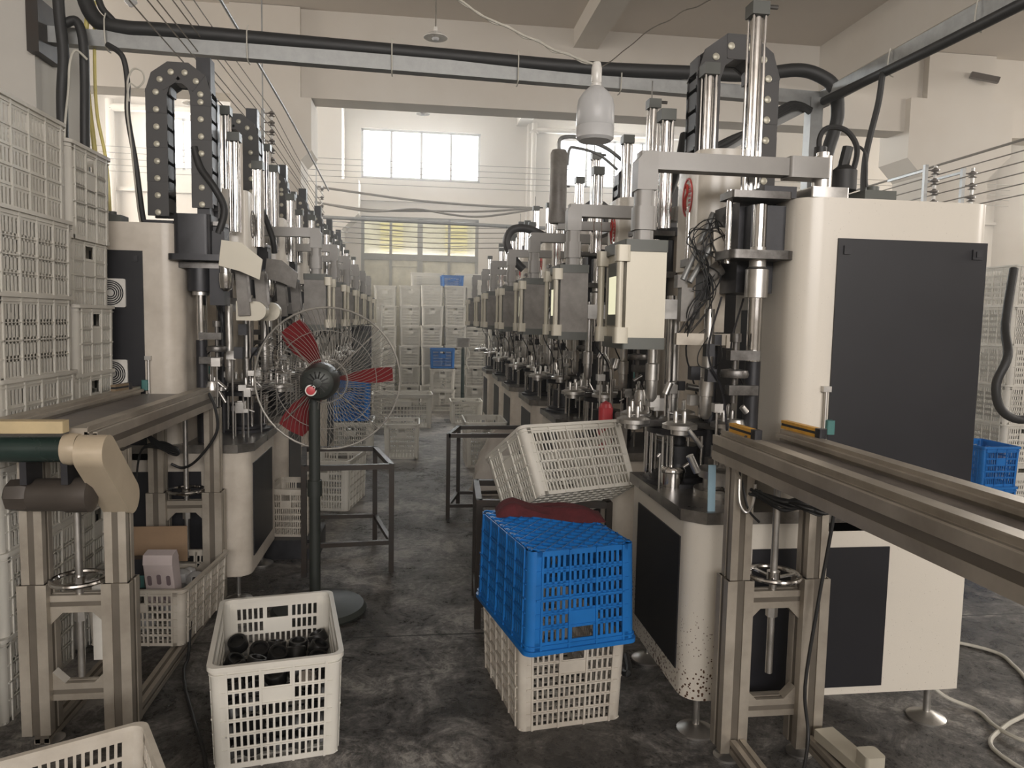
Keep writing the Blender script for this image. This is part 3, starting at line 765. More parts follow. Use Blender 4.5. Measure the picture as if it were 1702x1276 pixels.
    def star(b):
        b.lathe((cu, cv, 1.095), [(0.08, -0.02), (0.09, 0), (0.08, 0.02)], 24)
        for k in range(6):
            a = radians(10 + 60 * k); b.bar((cu, cv, 1.09), (cu + 0.20 * cos(a), cv + 0.20 * sin(a), 1.09), 0.06, 0.022)
    st = part('indexing_star', M['darksteel'], star)
    for k in range(6):
        a = radians(10 + 60 * k); x, y = cu + 0.215 * cos(a), cv + 0.215 * sin(a)
        def stn(b):
            b.lathe((x, y, 1.10), [(0.035, -0.03), (0.035, -0.008), (0.068, -0.006), (0.068, 0.010), (0.060, 0.013), (0.05, 0.018), (0.01, 0.018)], 24)
            for s_ in (-1, 1): b.lathe((x + s_ * 0.018, y, 1.118), [(0.0095, 0), (0.0095, 0.035), (0.007, 0.043), (0.001, 0.047)], 12)
        part('work_station', M['steel'], stn, st)
    # tool heads
    def tools(b):
        for (u, v, z) in ((0.16, 0.30, 1.22), (0.02, 0.55, 1.26), (0.14, 0.62, 1.18)):
            b.lathe((u, v, z), [(0.012, -0.09), (0.024, -0.07), (0.024, 0), (0.028, 0.002), (0.028, 0.07), (0.02, 0.075), (0.02, 0.34)], 18)
        b.lathe((0.20, 0.10, 0.98), [(0.038, 0), (0.042, 0.02), (0.028, 0.035), (0.025, 0.09), (0.032, 0.095), (0.032, 0.15), (0.024, 0.175)], 20)
        b.box(0.0, 0.2, 0.50, 0.60, 1.52, 1.60)
    part('tool_spindles', M['steel'], tools)
    # pneumatic manifold and fittings cluster
    rr = random.Random(int(Y0 * 100) + (sx > 0) * 7)
    def clutter(b):
        for k in range(22):
            u = rr.uniform(0.0, 0.26); v = rr.uniform(0.02, 0.62); z = rr.uniform(0.95, 1.30)
            w = rr.uniform(0.008, 0.026)
            if rr.random() < .5: b.box(u - w, u + w, v - w, v + w, z - w * rr.uniform(.5, 1.6), z + w)
            else: b.cyl((u, v, z), (u + rr.uniform(-.06, .06), v, z + rr.uniform(-.02, .07)), w * .6, n=10)
            if k % 2: b.cyl((u, v, z), (u, v, 0.81), 0.005, n=6)
    part('pneumatic_fittings', M['steel'], clutter)
    def clutter2(b):
        for k in range(5):
            u = rr.uniform(0.04, 0.22); v = rr.uniform(0.08, 0.6); z = rr.uniform(1.2, 1.62); w = rr.uniform(0.010, 0.022)
            b.box(u - w, u + w, v - w, v + w, z - w * 1.8, z + w)
        for k in range(3):
            u = rr.uniform(0.0, 0.26); v = rr.uniform(0.08, 0.6); 
            b.tube([(u, v, 1.6), (u - 0.05, v - 0.02, 1.4), (u + rr.uniform(-.03, .06), v, 1.25), (u + rr.uniform(0, .08), v + .03, 1.05)], 0.004, 5, 5)
    part('valve_blocks', M['blacksteel'], clutter2)
    # levelling feet
    for (u, v) in ((0.07, 0.05), (1.0, 0.05), (0.07, 0.63), (1.0, 0.63)):
        part('levelling_foot', M['steel'], lambda b: (b.cyl((u, v, 0.0), (u, v, 0.16), 0.013), b.lathe((u, v, 0.0), [(0.07, 0), (0.07, 0.008), (0.045, 0.018), (0.02, 0.03)], 24), b.cyl((u, v, 0.125), (u, v, 0.145), 0.024, n=6)))
    if pendant:
        zt, zb = (1.785, 1.41)
        pu0, pu1 = (-0.265, -0.115); pv0, pv1 = (0.02, 0.30)
        az = 2.055
        arm = part('support_arm', M['arm'], lambda b: (b.rrect(-0.215, 0.33, 0.035, 0.095, az - 0.03, az + 0.03, 0.006), b.rrect(0.32, 0.47, 0.025, 0.105, az - 0.036, az + 0.036, 0.012),
                                                        b.prism([(-0.225, az - .10), (-0.155, az - .10), (-0.155, az + .03), (-0.20, az + .03), (-0.225, az)], 0.03, 0.10, 'y')))
        part('arm_pivot', M['steel'], lambda b: (b.cyl((0.46, 0.065, HW + 0.01), (0.46, 0.065, az + 0.045), 0.034), b.rrect(0.39, 0.53, 0.0, 0.14, HW, HW + 0.035, 0.01), b.cyl((0.46, .065, az + .04), (0.46, .065, az + .06), 0.022)), arm)
        part('drop_tube', M['arm'], lambda b: (b.rrect(-0.222, -0.158, 0.033, 0.097, 1.785, az - 0.09, 0.018), b.rrect(-0.228, -0.152, 0.027, 0.103, 1.82, 1.90, 0.018)), arm)
        box_ = part('control_box', M[screen_box], lambda b: b.box(pu0 + .01, pu1, pv0 + .005, pv1, zb + 0.035, zt - 0.035))
        part('top_cap', M['armdark'], lambda b: b.rrect(pu0, pu1 + .004, pv0, pv1 + .004, zt - 0.04, zt, 0.008), box_)
        part('bottom_cap', M['armdark'], lambda b: b.rrect(pu0, pu1 + .004, pv0, pv1 + .004, zb, zb + 0.04, 0.008), box_)
        for v in (pv0 + 0.012, pv1 - 0.012):
            part('corner_handle', M['boxface'], lambda b: (b.cyl((pu0 - 0.012, v, zb + .03), (pu0 - 0.012, v, zt - .03), 0.012), b.rrect(pu0 - 0.03, pu0 + 0.02, v - 0.02, v + 0.02, zb + .02, zb + .075, 0.012), b.rrect(pu0 - 0.03, pu0 + 0.02, v - 0.02, v + 0.02, zt - .075, zt - .02, 0.012)), box_)
        part('screen_bezel', M['armdark'], lambda b: b.box(pu0 + 0.004, pu0 + 0.012, pv0 + 0.05, pv1 - 0.05, zb + 0.08, zt - 0.07), box_)
        part('touch_screen', M['screen'], lambda b: b.box(pu0 + 0.0, pu0 + 0.005, pv0 + 0.07, pv1 - 0.08, zb + 0.12, zt - 0.12), box_)
    if swing:
        # sheet metal shield with swing arm and rounded housing
        part('sheet_shield', M['boxface'] if swing == 1 else M['boxgrey'], lambda b: b.prism([(0.105, 1.87), (0.01, 1.86), (-0.09, 1.78), (-0.075, 1.68), (0.02, 1.72), (0.12, 1.745)], -0.06, -0.048, 'y'))
        part('swing_arm', M['boxgrey'], lambda b: (b.bar((0.04, 0.06, 1.76), (0.025, 0.06, 1.50), 0.06, 0.02), b.bar((-0.04, 0.12, 1.73), (-0.055, 0.12, 1.54), 0.06, 0.02), b.bar((0.045, -0.05, 1.80), (0.045, 0.10, 1.80), 0.03, 0.03)))
        def nose(b):
            pts = [(0.07, 1.575), (0.07, 1.475)] + [(-0.03 + 0.05 * cos(radians(a)), 1.525 + 0.05 * sin(radians(a))) for a in range(270, 89, -20)]
            b.prism(pts[::-1], 0.07, 0.16, 'y')
            b.prism([(x - 0.04, z) for x, z in pts[::-1]], 0.24, 0.30, 'y')
        if swing == 1: part('arm_housing', M['boxface'], nose)
        part('drill_chuck', M['chrome'], lambda b: b.lathe((0.10, 0.0, 1.68), [(0.012, -0.06), (0.03, -0.045), (0.036, -0.01), (0.036, 0.03), (0.03, 0.032), (0.03, 0.11), (0.02, 0.12)], 20))
        part('chain_loop', M['darksteel'], lambda b: (b.bar((0.005, 0.04, 1.74), (-0.01, 0.04, 1.57), 0.012), b.bar((-0.075, 0.10, 1.72), (-0.09, 0.10, 1.56), 0.012)))
    return root
XR, XL = 0.97, -0.85
grpR, grpL = 'machines of the right row', 'machines of the left row'
machine(1, XR, 2.45, 'big cream machine with tall black door, nearest in the right row', True, grpR, chain_top=2.70, screen_box='boxface', body='rusty')
nthR = ['second', 'third', 'fourth', 'fifth', 'sixth', 'seventh']
machine(1, XR, 3.62, 'cream machine, second from the camera in the right row, rust-stained control box', False, grpR, chain_top=2.45)
protoR = machine(1, XR, 4.85, 'cream machine, third from the camera in the right row', False, grpR, chain_top=2.40)
for i, y in enumerate((6.05, 7.25, 8.45, 9.65)):
    c = copy_tree(protoR); c.location = (XR - 0.02 * (i % 2), y, 0)
    c['label'] = 'cream machine, %s from the camera in the right row' % nthR[i + 2]
machine(-1, XL, 3.90, 'cream machine with two panel fans and tall cable chain, nearest in the left row', True, grpL, chain_top=2.745, fans=True, pendant=False, swing=1)
machine(-1, XL, 5.02, 'cream machine, second in the left row, with grey sheet shield', False, grpL, chain_top=2.80, swing=2)
protoL = machine(-1, XL, 6.12, 'cream machine, third in the left row, with a hanging grey control box', False, grpL, chain_top=2.66)
for i, y in enumerate((7.22, 8.32, 9.42, 10.5)):
    c = copy_tree(protoL); c.location = (XL, y, 0)
    c['label'] = 'cream machine, %s in the left row' % ['fourth', 'fifth', 'sixth', 'seventh'][i]

# ------------------------------------------------------------------ conveyors
def extrusion(b, a, c, w, h=None):
    """slotted aluminium profile: a core with raised edges"""
    h = h or w
    a = Vector(a); c = Vector(c)
    b.mi = 1; b.bar(a, c, w * 0.9, h * 0.9)
    b.mi = 0
    d = (c - a).normalized(); up = Vector((0, 0, 1)) if abs(d.z) < 0.95 else Vector((0, 1, 0))
    x = d.cross(up).normalized(); y = x.cross(d).normalized(); e = 0.36
    for i in (-1, 1):
        for j in (-1, 1):
            o = x * i * w * (0.5 - e / 2) + y * j * h * (0.5 - e / 2)
            b.bar(a + o, c + o, w * e, h * e)
AM = [M['alu'], M['aludark']]
def stand(parent, xa, xb, y, ztop, zlow, nm='support_stand', wheel=True, rot=0):
    """telescopic double post stand, posts at xa and xb (local)"""
    b = MB()
    for x in (xa, xb):
        extrusion(b, (x, y, 0.06), (x, y, zlow), 0.092, 0.092)
    for z in (zlow - 0.075, 0.20): extrusion(b, (xa, y, z), (xb, y, z), 0.042, 0.06)
    b.mi = 0
    s_ = 1 if xb > xa else -1
    for x, k in ((xa, s_), (xb, -s_)):
        b.prism([(x + k * .046, zlow - .105), (x + k * .046, zlow - .145), (x + k * .085, zlow - .105)][::k], y - .02, y + .02, 'y')
        b.prism([(x + k * .046, .23), (x + k * .085, .23), (x + k * .046, .27)][::k], y - .02, y + .02, 'y')
    st = b.build(nm, AM, parent)
    for x in (xa, xb):
        b = MB(); extrusion(b, (x, y, zlow - 0.2), (x, y, ztop), 0.070, 0.070); b.build('upper_post', AM, st)
        MB().cyl((x + .01, y + .03, 0), (x + .01, y + .03, .07), .012).lathe((x + .01, y + .03, 0), [(0.045, 0), (0.045, 0.008), (0.02, 0.02)], 20).build('levelling_foot', M['steel'], st)
    if wheel:
        xm = (xa + xb) / 2; zw = zlow + 0.005
        w = MB().tube([(xm + 0.085 * cos(2 * pi * k / 16), y + 0.085 * sin(2 * pi * k / 16), zw) for k in range(16)], 0.0085, 8, 2, True)
        for k in range(3): a = 2 * pi * k / 3; w.bar((xm, y, zw - .012), (xm + .085 * cos(a), y + .085 * sin(a), zw), .014, .006)
        w.cyl((xm, y, zw - .03), (xm, y, zw + .012), .022)
        w.build('handwheel', M['chrome'], st)
        MB().cyl((xm, y, zlow - 0.34), (xm, y, ztop - 0.03), 0.012).cyl((xm, y, zlow - .14), (xm, y, zlow - .105), 0.02, n=6).build('lifting_screw', M['steel'], st)
    return st
def conveyor(label, x_in, x_out, ya, yb, loc):
    """x_in: aisle-side rail, x_out: back rail (local to loc)"""
    root = thing('belt_conveyor', label, 'conveyor', loc)
    s_ = 1 if x_out > x_in else -1
    b = MB()
    extrusion(b, (x_in + s_ * .02, ya, 1.080), (x_in + s_ * .02, yb, 1.080), 0.04, 0.085)
    b.build('aisle_rail', AM, root)
    b = MB(); b.box(x_in + s_ * .03, x_in + s_ * .085, ya, yb, 1.100, 1.135); b.box(x_in + s_ * .028, x_in + s_ * .03, ya, yb, 1.135, 1.14); b.build('top_rail', M['alu'], root)
    b = MB(); b.box(x_out - s_ * .045, x_out, ya, yb, 1.04, 1.14); b.box(x_out - s_ * .06, x_out - s_ * .045, ya, yb, 1.115, 1.128); b.build('back_rail', M['alu'], root)
    MB().box(x_in + s_ * .085, x_out - s_ * .06, ya + .02, yb - .02, 1.085, 1.105).build('belt', M['belt'], root)
    for t in (0.15, 0.5, 0.85):
        y = ya + (yb - ya) * t
        MB().box(x_in + s_ * .04, x_out, y - .02, y + .02, 1.045, 1.085).build('cross_member', M['alu'], root)
    return root
# left conveyor
cl = conveyor('aluminium belt conveyor with drive roller and tan belt guard at the left', -1.0, -1.40, 2.47, 3.86, (0, 0, 0))
stand(cl, -1.005, -1.27, 2.63, 1.04, 0.585)
stand(cl, -1.0, -1.265, 3.81, 1.04, 0.62)
b = MB()
for x in (-1.02, -1.27): extrusion(b, (x, 2.62, 0.035), (x, 3.80, 0.035), 0.05, 0.05)
b.build('base_rail', AM, cl)
MB().cyl((-1.5, 2.45, 1.072), (-1.085, 2.45, 1.072), 0.041, n=28).build('drive_roller', M['green'], cl)
MB().lathe((-1.09, 2.45, 1.072), [(0.03, 0), (0.048, 0.002), (0.051, 0.02), (0.048, 0.044), (0.03, 0.046)], 28, 'x').build('roller_collar', M['beltguard'], cl)
A, Bc, r = Vector((2.44, 1.062)), Vector((2.63, 0.875)), 0.056
dd = (Bc - A).normalized(); an = atan2(dd.y, dd.x)
pts = [(Bc.x + r * cos(an + radians(t)), Bc.y + r * sin(an + radians(t))) for t in range(-90, 91, 12)] + [(A.x + r * cos(an + radians(t)), A.y + r * sin(an + radians(t))) for t in range(90, 271, 12)]
MB().prism(pts, -1.04, -0.955, 'x').build('belt_guard', M['beltguard'], cl)
mb = MB(); mb.lathe((-1.29, 2.50, 0.915), [(0.03, 0), (0.050, 0.012), (0.054, 0.06), (0.050, 0.075)], 8, 'x'); mb.lathe((-1.215, 2.50, 0.915), [(0.050, 0), (0.053, 0.01), (0.053, 0.10), (0.058, 0.11), (0.058, 0.18), (0.03, 0.19)], 26, 'x')
for k in range(0): pass
mb.build('gear_motor', M['brownmotor'], cl)
for xx in (-1.21, -1.09): MB().box(xx - .01, xx + .01, 2.44, 2.54, .96, 1.05).build('motor_bracket', M['blacksteel'], cl)
MB().rrect(-1.30, -1.075, 2.405, 2.455, 1.128, 1.165, 0.006).rrect(-1.42, -1.31, 2.405, 2.455, 1.128, 1.165, 0.006).build('wooden_stop', M['wood'], cl)
MB().tube([(-1.31, 2.43, 1.15), (-1.33, 2.44, 1.19), (-1.40, 2.46, 1.19), (-1.46, 2.5, 1.16)], 0.010, 8).build('plastic_wrap', M['paper'], cl)
# right conveyor
cr_ = conveyor('aluminium belt conveyor running past the big black door at the right', 1.02, 1.31, 0.42, 2.41, (0, 0, 0))
stand(cr_, 1.075, 1.345, 2.30, 1.04, 0.655)
b = MB()
for x in (1.085, 1.36): extrusion(b, (x, 2.25, 0.085), (x, 0.55, 0.085), 0.05, 0.05)
b.build('base_rail', AM, cr_)
stand(cr_, 1.075, 1.345, 0.50, 1.04, 0.655)
MB().bar((1.375, 2.22, .135), (1.40, 1.97, .135), 0.07, 0.035).rrect(1.365, 1.43, 1.965, 2.03, .15, .20, .014).build('slide_block', M['boxface'], cr_)
hk = MB().tube([(1.05, 2.25, 1.0), (1.045, 2.23, .93), (1.06, 2.21, .90), (1.085, 2.22, .93), (1.09, 2.22, .99)], 0.005, 8); hk.build('wire_hook', M['steel'], cr_)
# cable bundle below the right conveyor
b = MB(); rr = random.Random(3)
for k in range(16):
    j = lambda s_=0.018: rr.uniform(-s_, s_)
    b.tube([(1.09 + j(), 2.22 + j(), 0.965 + j(.01)), (1.16 + j(), 2.19 + j(), 0.93 + j()), (1.23 + j(), 2.17 + j(), 0.935 + j()), (1.31 + j(), 2.18 + j(), 0.92 + j(.025)), (1.35 + j(.02), 2.2, 0.96 + j(.03))], rr.uniform(.003, .006), 6, 5)
b.tube([(1.36, 2.2, 1.0), (1.352, 2.2, .86), (1.325, 2.21, .6), (1.30, 2.22, .3), (1.31, 2.2, .13), (1.23, 2.1, .02)], 0.006, 8)
b.build('cable_bundle', M['rubber'], cr_)
b = MB().tube([(1.075, 2.27, 1.14), (1.062, 2.265, 1.10), (1.055, 2.265, 1.03), (1.07, 2.27, .98), (1.085, 2.25, .90), (1.10, 2.2, .87)], 0.004, 6); b.build('tie_wire', M['rubber'], cr_)
# light barriers lying on the conveyors
def sensor(loc, rot, l, label, cols=('yellow', 'blacksteel')):
    t = thing('light_barrier', label, 'sensor', loc, rot)
    MB().box(0, l, -.012, .012, 0, .010).box(0, l, -.012, .012, .019, .029).build('housing', M[cols[0]], t)
    MB().box(0, l, -.010, .010, .010, .019).build('lens_strip', M['blacksteel'], t)
    MB().rrect(l, l + .03, -.014, .014, -.002, .030, .005).build('end_plug', M['blacksteel'], t)
sensor((1.085, 2.40, 1.135), radians(-88), 0.155, 'orange-yellow sensor bar lying on the front rail end of the right conveyor')
sensor((1.295, 2.44, 1.14), radians(-86), 0.20, 'black and yellow striped sensor bar on the back rail of the right conveyor')
sensor((-1.385, 3.60, 1.14), radians(80), 0.11, 'small brown sensor bar on the back rail of the left conveyor', ('pallet', 'blacksteel'))
# cables on the left conveyor
b = MB().tube([(-1.0, 3.74, 1.12), (-0.965, 3.72, 1.05), (-0.96, 3.72, .93), (-1.05, 3.74, .80), (-1.14, 3.8, .74), (-1.2, 3.8, .76)], 0.007, 8)
for k in range(5): b.tube([(-1.28, 3.7, .93), (-1.24 + .01 * k, 3.68, .88), (-1.14, 3.66, .83 + .01 * k), (-1.12, 3.66, .85), (-1.2, 3.68, .89 - .008 * k), (-1.3, 3.7, .85), (-1.33, 3.7, .70)], 0.005, 6)
b.build('cable_loop', M['rubber'], cl)

# ------------------------------------------------------------------ objects on the near machine table
def tl(b, c, p, n=28): return b.lathe(c, p, n)
b = MB().lathe((0, 0, 0), [(0.050, 0), (0.050, 0.058), (0.055, 0.062), (0.055, 0.072), (0.046, 0.084), (0.030, 0.086), (0.001, 0.086)], 32)
single('steel_cup', b, M['chrome'], 'shiny upturned steel cup near the edge of the nearest right machine table', 'cup', (1.045, 2.86, 0.84))
b = MB().lathe((0, 0, 0), [(0.105, 0), (0.105, 0.025), (0.07, 0.028), (0.07, 0.07), (0.090, 0.072), (0.092, 0.10), (0.085, 0.105), (0.02, 0.107), (0.012, 0.12), (0.014, 0.135), (0.008, 0.14)], 32)
single('lidded_pot', b, M['steel'], 'round lidded steel fixture on the front of the nearest right machine table', 'fixture', (1.185, 2.70, 0.84))
b = MB().tube([(0, 0, 0.055), (0.03, -.01, .055), (0.045, -.01, .04), (0.047, -.01, 0.005)], .009, 8).cyl((0.047, -.01, 0), (0.047, -.01, .02), .018)
single('bent_steel_bar', b, M['chrome'], 'small bent chrome handle on the machine table beside the lidded fixture', 'handle', (1.10, 2.56, 0.84))
b = MB().rrect(-.014, .014, -.004, .004, 0, .165, .003)
single('plastic_strip', b, M['lightblue'], 'pale blue plastic strip leaning behind the right conveyor post', 'strip', (1.045, 2.455, 0.84), rot=(radians(-3), 0, 0))
# red plastic cover and canister on the second machine
b = MB().rrect(-.035, .035, -.03, .03, 0, .22, .02).lathe((0, 0, .22), [(.034, 0), (.028, .02), (.001, .035)], 20)
single('red_cover', b, M['redplastic'], 'red rounded plastic cover standing on the second machine table of the right row', 'cover', (0.985, 3.72, 0.84))
b = MB().lathe((0, 0, 0), [(.032, 0), (.034, .005), (.034, .19), (.025, .20), (.01, .20)], 22)
single('metal_canister', b, M['boxgrey'], 'slim grey metal canister beside the red cover on the second right machine', 'canister', (1.06, 3.69, 0.84))
# fat white air tank standing in the right row
t = thing('air_tank', 'tall pale cylindrical air tank rising behind the third right machine arm', 'tank', (0.80, 4.22, 2.07))
MB().lathe((0, 0, 0), [(0.045, -0.01), (0.049, 0), (0.049, 0.38), (0.040, 0.40), (0.01, 0.405)], 28).build('tank_body', M['boxgrey'], t)
MB().tube([(0, 0, .39), (0.0, 0, .45), (.03, 0, .475), (.12, 0, .475), (.28, .02, .43), (.40, .05, .36)], .011, 8).tube([(.06, 0.05, .33), (.07, .05, .42), (.11, .05, .43), (.24, .05, .40), (.36, .06, .32)], .008, 8).build('air_pipe', M['galv'], t)
MB().bar((-.0, 0, -.02), (.35, .0, -.02), .05, .05).bar((.33, 0, -.02), (.33, .35, -.02), .05, .05).build('tank_bracket', M['arm'], t)
# sensor bracket with tangled wiring on the nearest right machine
t = thing('wiring_bracket', 'grimy perforated bracket plate with tangled cables hanging beside the near guide rods', 'bracket', (1.14, 2.76, 1.45))
MB().box(0.0, 0.055, 0, .012, 0.02, .36).box(-.02, .10, -.03, .02, .33, .42).box(-.14, .09, -.012, .012, -.03, .015).box(.06, .10, -.02, .02, -.04, .01).build('perforated_plate', M['alu'], t)
MB().box(-.13, -.08, -.02, .02, .06, .19).box(-.14, -.10, .0, .04, .19, .24).cyl((-.02, -.02, .24), (.02, -.03, .27), .03).cyl((-.07, 0, .33), (-.03, 0, .36), .022).build('sensor_heads', M['boxgrey'], t)
rr = random.Random(11); b = MB()
for k in range(12):
    j = lambda s_: rr.uniform(-s_, s_)
    x0 = rr.uniform(-.02, .06)
    b.tube([(x0, -.02, .36 + j(.05)), (x0 - .04 + j(.02), -.035 + j(.02), .42 + j(.03)), (-.07 + j(.05), -.03 + j(.02), .36 + j(.06)), (-.02 + j(.05), -.045 + j(.02), .22 + j(.06)), (-.06 + j(.05), -.03 + j(.02), .09 + j(.05)), (-.11 + j(.03), 0, .0 + j(.03))], rr.uniform(.0016, .0028), 6, 6)
b.tube([(-.02, -.03, .0), (-.06, -.04, -.06), (-.055, -.04, -.11), (0, -.04, -.115), (.04, -.03, -.08), (.035, -.02, -.02)], .0022, 6)
b.tube([(-.03, -.03, .22), (-.08, -.04, .20), (-.09, -.04, .18), (-.04, -.035, .185), (.0, -.03, .23)], .0024, 6)
b.build('tangled_cables', M['rubber'], t)
b = MB()
for a, c in (((-.12, 0, .22), (.0, .02, .48)), ((-.10, -.02, .21), (.04, .0, .44))): b.cyl(a, c, .011)
b.build('metal_conduit', M['galv'], t)
# thick hoses between the right machines
single('ribbed_hose', MB().tube([(.07, .1, .36), (0.03, .05, .22), (-.03, 0, .08), (-.10, 0, -.05), (-.16, 0, -.14)], .022, 10), M['rubber'], 'thick black hose slanting behind the nearest right control box', 'hose', (1.14, 3.22, 2.0))
single('ribbed_hose', MB().tube([(.12, .1, .26), (0.03, .05, .22), (-.04, 0, .1), (-.06, 0, -.05), (-.02, 0, -.12), (-.1, .0, -.2)], .016, 10), M['rubber'], 'black hose hanging behind the second right control box', 'hose', (0.98, 4.4, 1.95))
single('ribbed_hose', MB().tube([(.3, .0, .10), (0.12, .0, .18), (-.02, 0, .17), (-.07, 0, .06), (0.0, 0, -.08), (.08, 0, -.16)], .035, 10), M['chain'], 'thick curled cable chain above the far right control boxes', 'hose', (0.83, 6.3, 2.1))
b = MB().tube([(-.20, 0, .40), (-.17, -.01, .30), (-.10, -.02, .20), (-.06, 0, .10), (-.09, 0, -.02)], .018, 10)
single('ribbed_hose', b, M['rubber'], 'black hose curving down to the white sheet shield of the near left machine', 'hose', (-0.90, 3.93, 1.93))
b = MB().tube([(-.14, 0, .34), (-.08, -.01, .22), (-.03, -.02, .08), (-.02, 0, -.02)], .018, 10)
single('ribbed_hose', b, M['rubber'], 'black hose above the grey sheet shield of the second left machine', 'hose', (-0.90, 5.04, 1.93))

# ------------------------------------------------------------------ industrial fan
fx, fy = -0.50, 3.76
t = thing('industrial_fan', 'standing industrial fan with red blades and round wire guard at the left of the aisle', 'fan', (fx, fy, 0))
MB().lathe((0.02, 0, 0), [(0.235, 0), (0.24, 0.012), (0.225, 0.035), (0.10, 0.055), (0.035, 0.06)], 40).build('base', M['pole'], t)
MB().cyl((0.0, 0, 0.04), (0.0, 0, 1.12), 0.028, n=20).cyl((0, 0, .6), (0, 0, .68), .036, n=16).build('pole', M['pole'], t)
hz = 1.185; hx = 0.055
mt = MB().lathe((hx - .02, -0.13, hz), [(0.045, -0.03), (0.075, -0.015), (0.09, 0.03), (0.092, 0.13), (0.06, 0.17), (0.02, 0.175)], 30, 'y').build('motor', M['motor'], t)
b = MB()
for k in range(14):
    a = 2 * pi * k / 14; b.bar((hx - .02 + .022 * cos(a), -.164, hz + .022 * sin(a)), (hx - .02 + .055 * cos(a), -.156, hz + .055 * sin(a)), .006, .006)
b.build('vent_slots', M['rubber'], mt)
MB().lathe((hx - .05, -.158, hz - .035), [(0.027, 0), (0.027, -0.004), (0.02, -0.005)], 24, 'y').build('badge_rim', M['enamel'], mt)
MB().lathe((hx - .05, -.1625, hz - .035), [(0.021, 0), (0.021, -0.002), (0.018, -.003)], 20, 'y').build('round_badge', M['redplastic'], mt)
MB().bar((0, 0, 1.08), (0, -.02, 1.16), .05, .03).build('tilt_joint', M['pole'], t)
for k, a0 in enumerate((125, 5, 235)):
    b = MB(); n = 7; vs = []; fs = []
    for i in range(n + 1):
        r_ = 0.06 + 0.27 * i / n; wd = radians(16 + 22 * sin(pi * (i + 2) / (n + 3))) * (0.5 if k == 1 else 1)
        for j in range(4):
            a = radians(a0) + wd * (j / 3 - .5); yy = 0.10 + 0.05 * (j / 3 - .5)
            vs.append((hx + r_ * cos(a), yy, hz + r_ * sin(a))); 
    m_ = len(vs)
    vs += [(x, y + .004, z) for x, y, z in vs]
    for i in range(n):
        for j in range(3):
            q = (i * 4 + j, i * 4 + j + 1, (i + 1) * 4 + j + 1, (i + 1) * 4 + j)
            fs.append(q); fs.append(tuple(m_ + x for x in q[::-1]))
    ed = [i * 4 for i in range(n + 1)] + [n * 4 + j for j in range(1, 4)] + [i * 4 + 3 for i in range(n - 1, -1, -1)] + [2, 1]
    for i in range(len(ed)): fs.append((ed[i], ed[(i + 1) % len(ed)], m_ + ed[(i + 1) % len(ed)], m_ + ed[i]))
    b.add(vs, fs).build('blade', M['red'], t)
b = MB(); R_ = 0.365
b.tube([(hx + R_ * cos(2 * pi * k / 40), 0.11, hz + R_ * sin(2 * pi * k / 40)) for k in range(40)], 0.0055, 8, 1, True)
b.tube([(hx + .11 * cos(2 * pi * k / 24), -0.02, hz + .11 * sin(2 * pi * k / 24)) for k in range(24)], 0.003, 6, 1, True)
b.tube([(hx + .25 * cos(2 * pi * k / 30), 0.03, hz + .25 * sin(2 * pi * k / 30)) for k in range(30)], 0.002, 6, 1, True)
for k in range(80):
    a = 2 * pi * k / 80
    f_ = lambda r_, y_, da=0: (hx + r_ * cos(a + da), y_, hz + r_ * sin(a + da))
    b.tube([f_(.10, -.025), f_(.18, -.01, .12), f_(.27, .035, .26), f_(.345, .09, .36), f_(R_, .11, .38)], 0.0012, 4, 2)
    b.tube([f_(.06, .22), f_(.2, .215), f_(.32, .17), f_(R_, .11)], 0.0012, 4, 2)
for k in range(4):
    a = radians(45 + 90 * k); b.bar((hx + .07 * cos(a), -.02, hz + .07 * sin(a)), (hx + R_ * cos(a), .11, hz + R_ * sin(a)), .010, .004)
b.build('wire_guard', M['guard'], t)

# ------------------------------------------------------------------ iron racks
def rack(label, corners, h, low, back=True):
    t = thing('iron_rack', label, 'rack', (corners[0][0], corners[0][1], 0))
    cs = [(x - corners[0][0], y - corners[0][1]) for x, y in corners]
    b = MB()
    for i in range(4):
        a, c = cs[i], cs[(i + 1) % 4]
        b.bar((*a, h - .015), (*c, h - .015), .03, .03)
        MB().bar((*a, low[0]), (*c, low[0]), .025, .025).build('stretcher', M['iron'], t)
    b.build('frame', M['iron'], t)
    for x, y in cs: MB().box(x - .015, x + .015, y - .015, y + .015, 0, h).build('leg', M['iron'], t)
rack('black iron rack without a top standing behind the fan pole', [(-0.63, 4.28), (-0.134, 4.33), (-0.262, 4.93), (-0.72, 4.92)], 0.65, (0.18, 5))
rack('black iron rack farther up the aisle on the right, in front of the sack', [(0.25, 5.48), (0.90, 5.48), (0.95, 5.9), (0.35, 5.9)], 0.65, (0.10, 5))
rack('black iron rack carrying the tilted white crate', [(0.31, 3.48), (0.93, 3.40), (0.95, 3.86), (0.33, 3.92)], 0.64, (0.12, 5))
MB0 = MB().box(-.02, .62, -.05, .42, 0, .008)

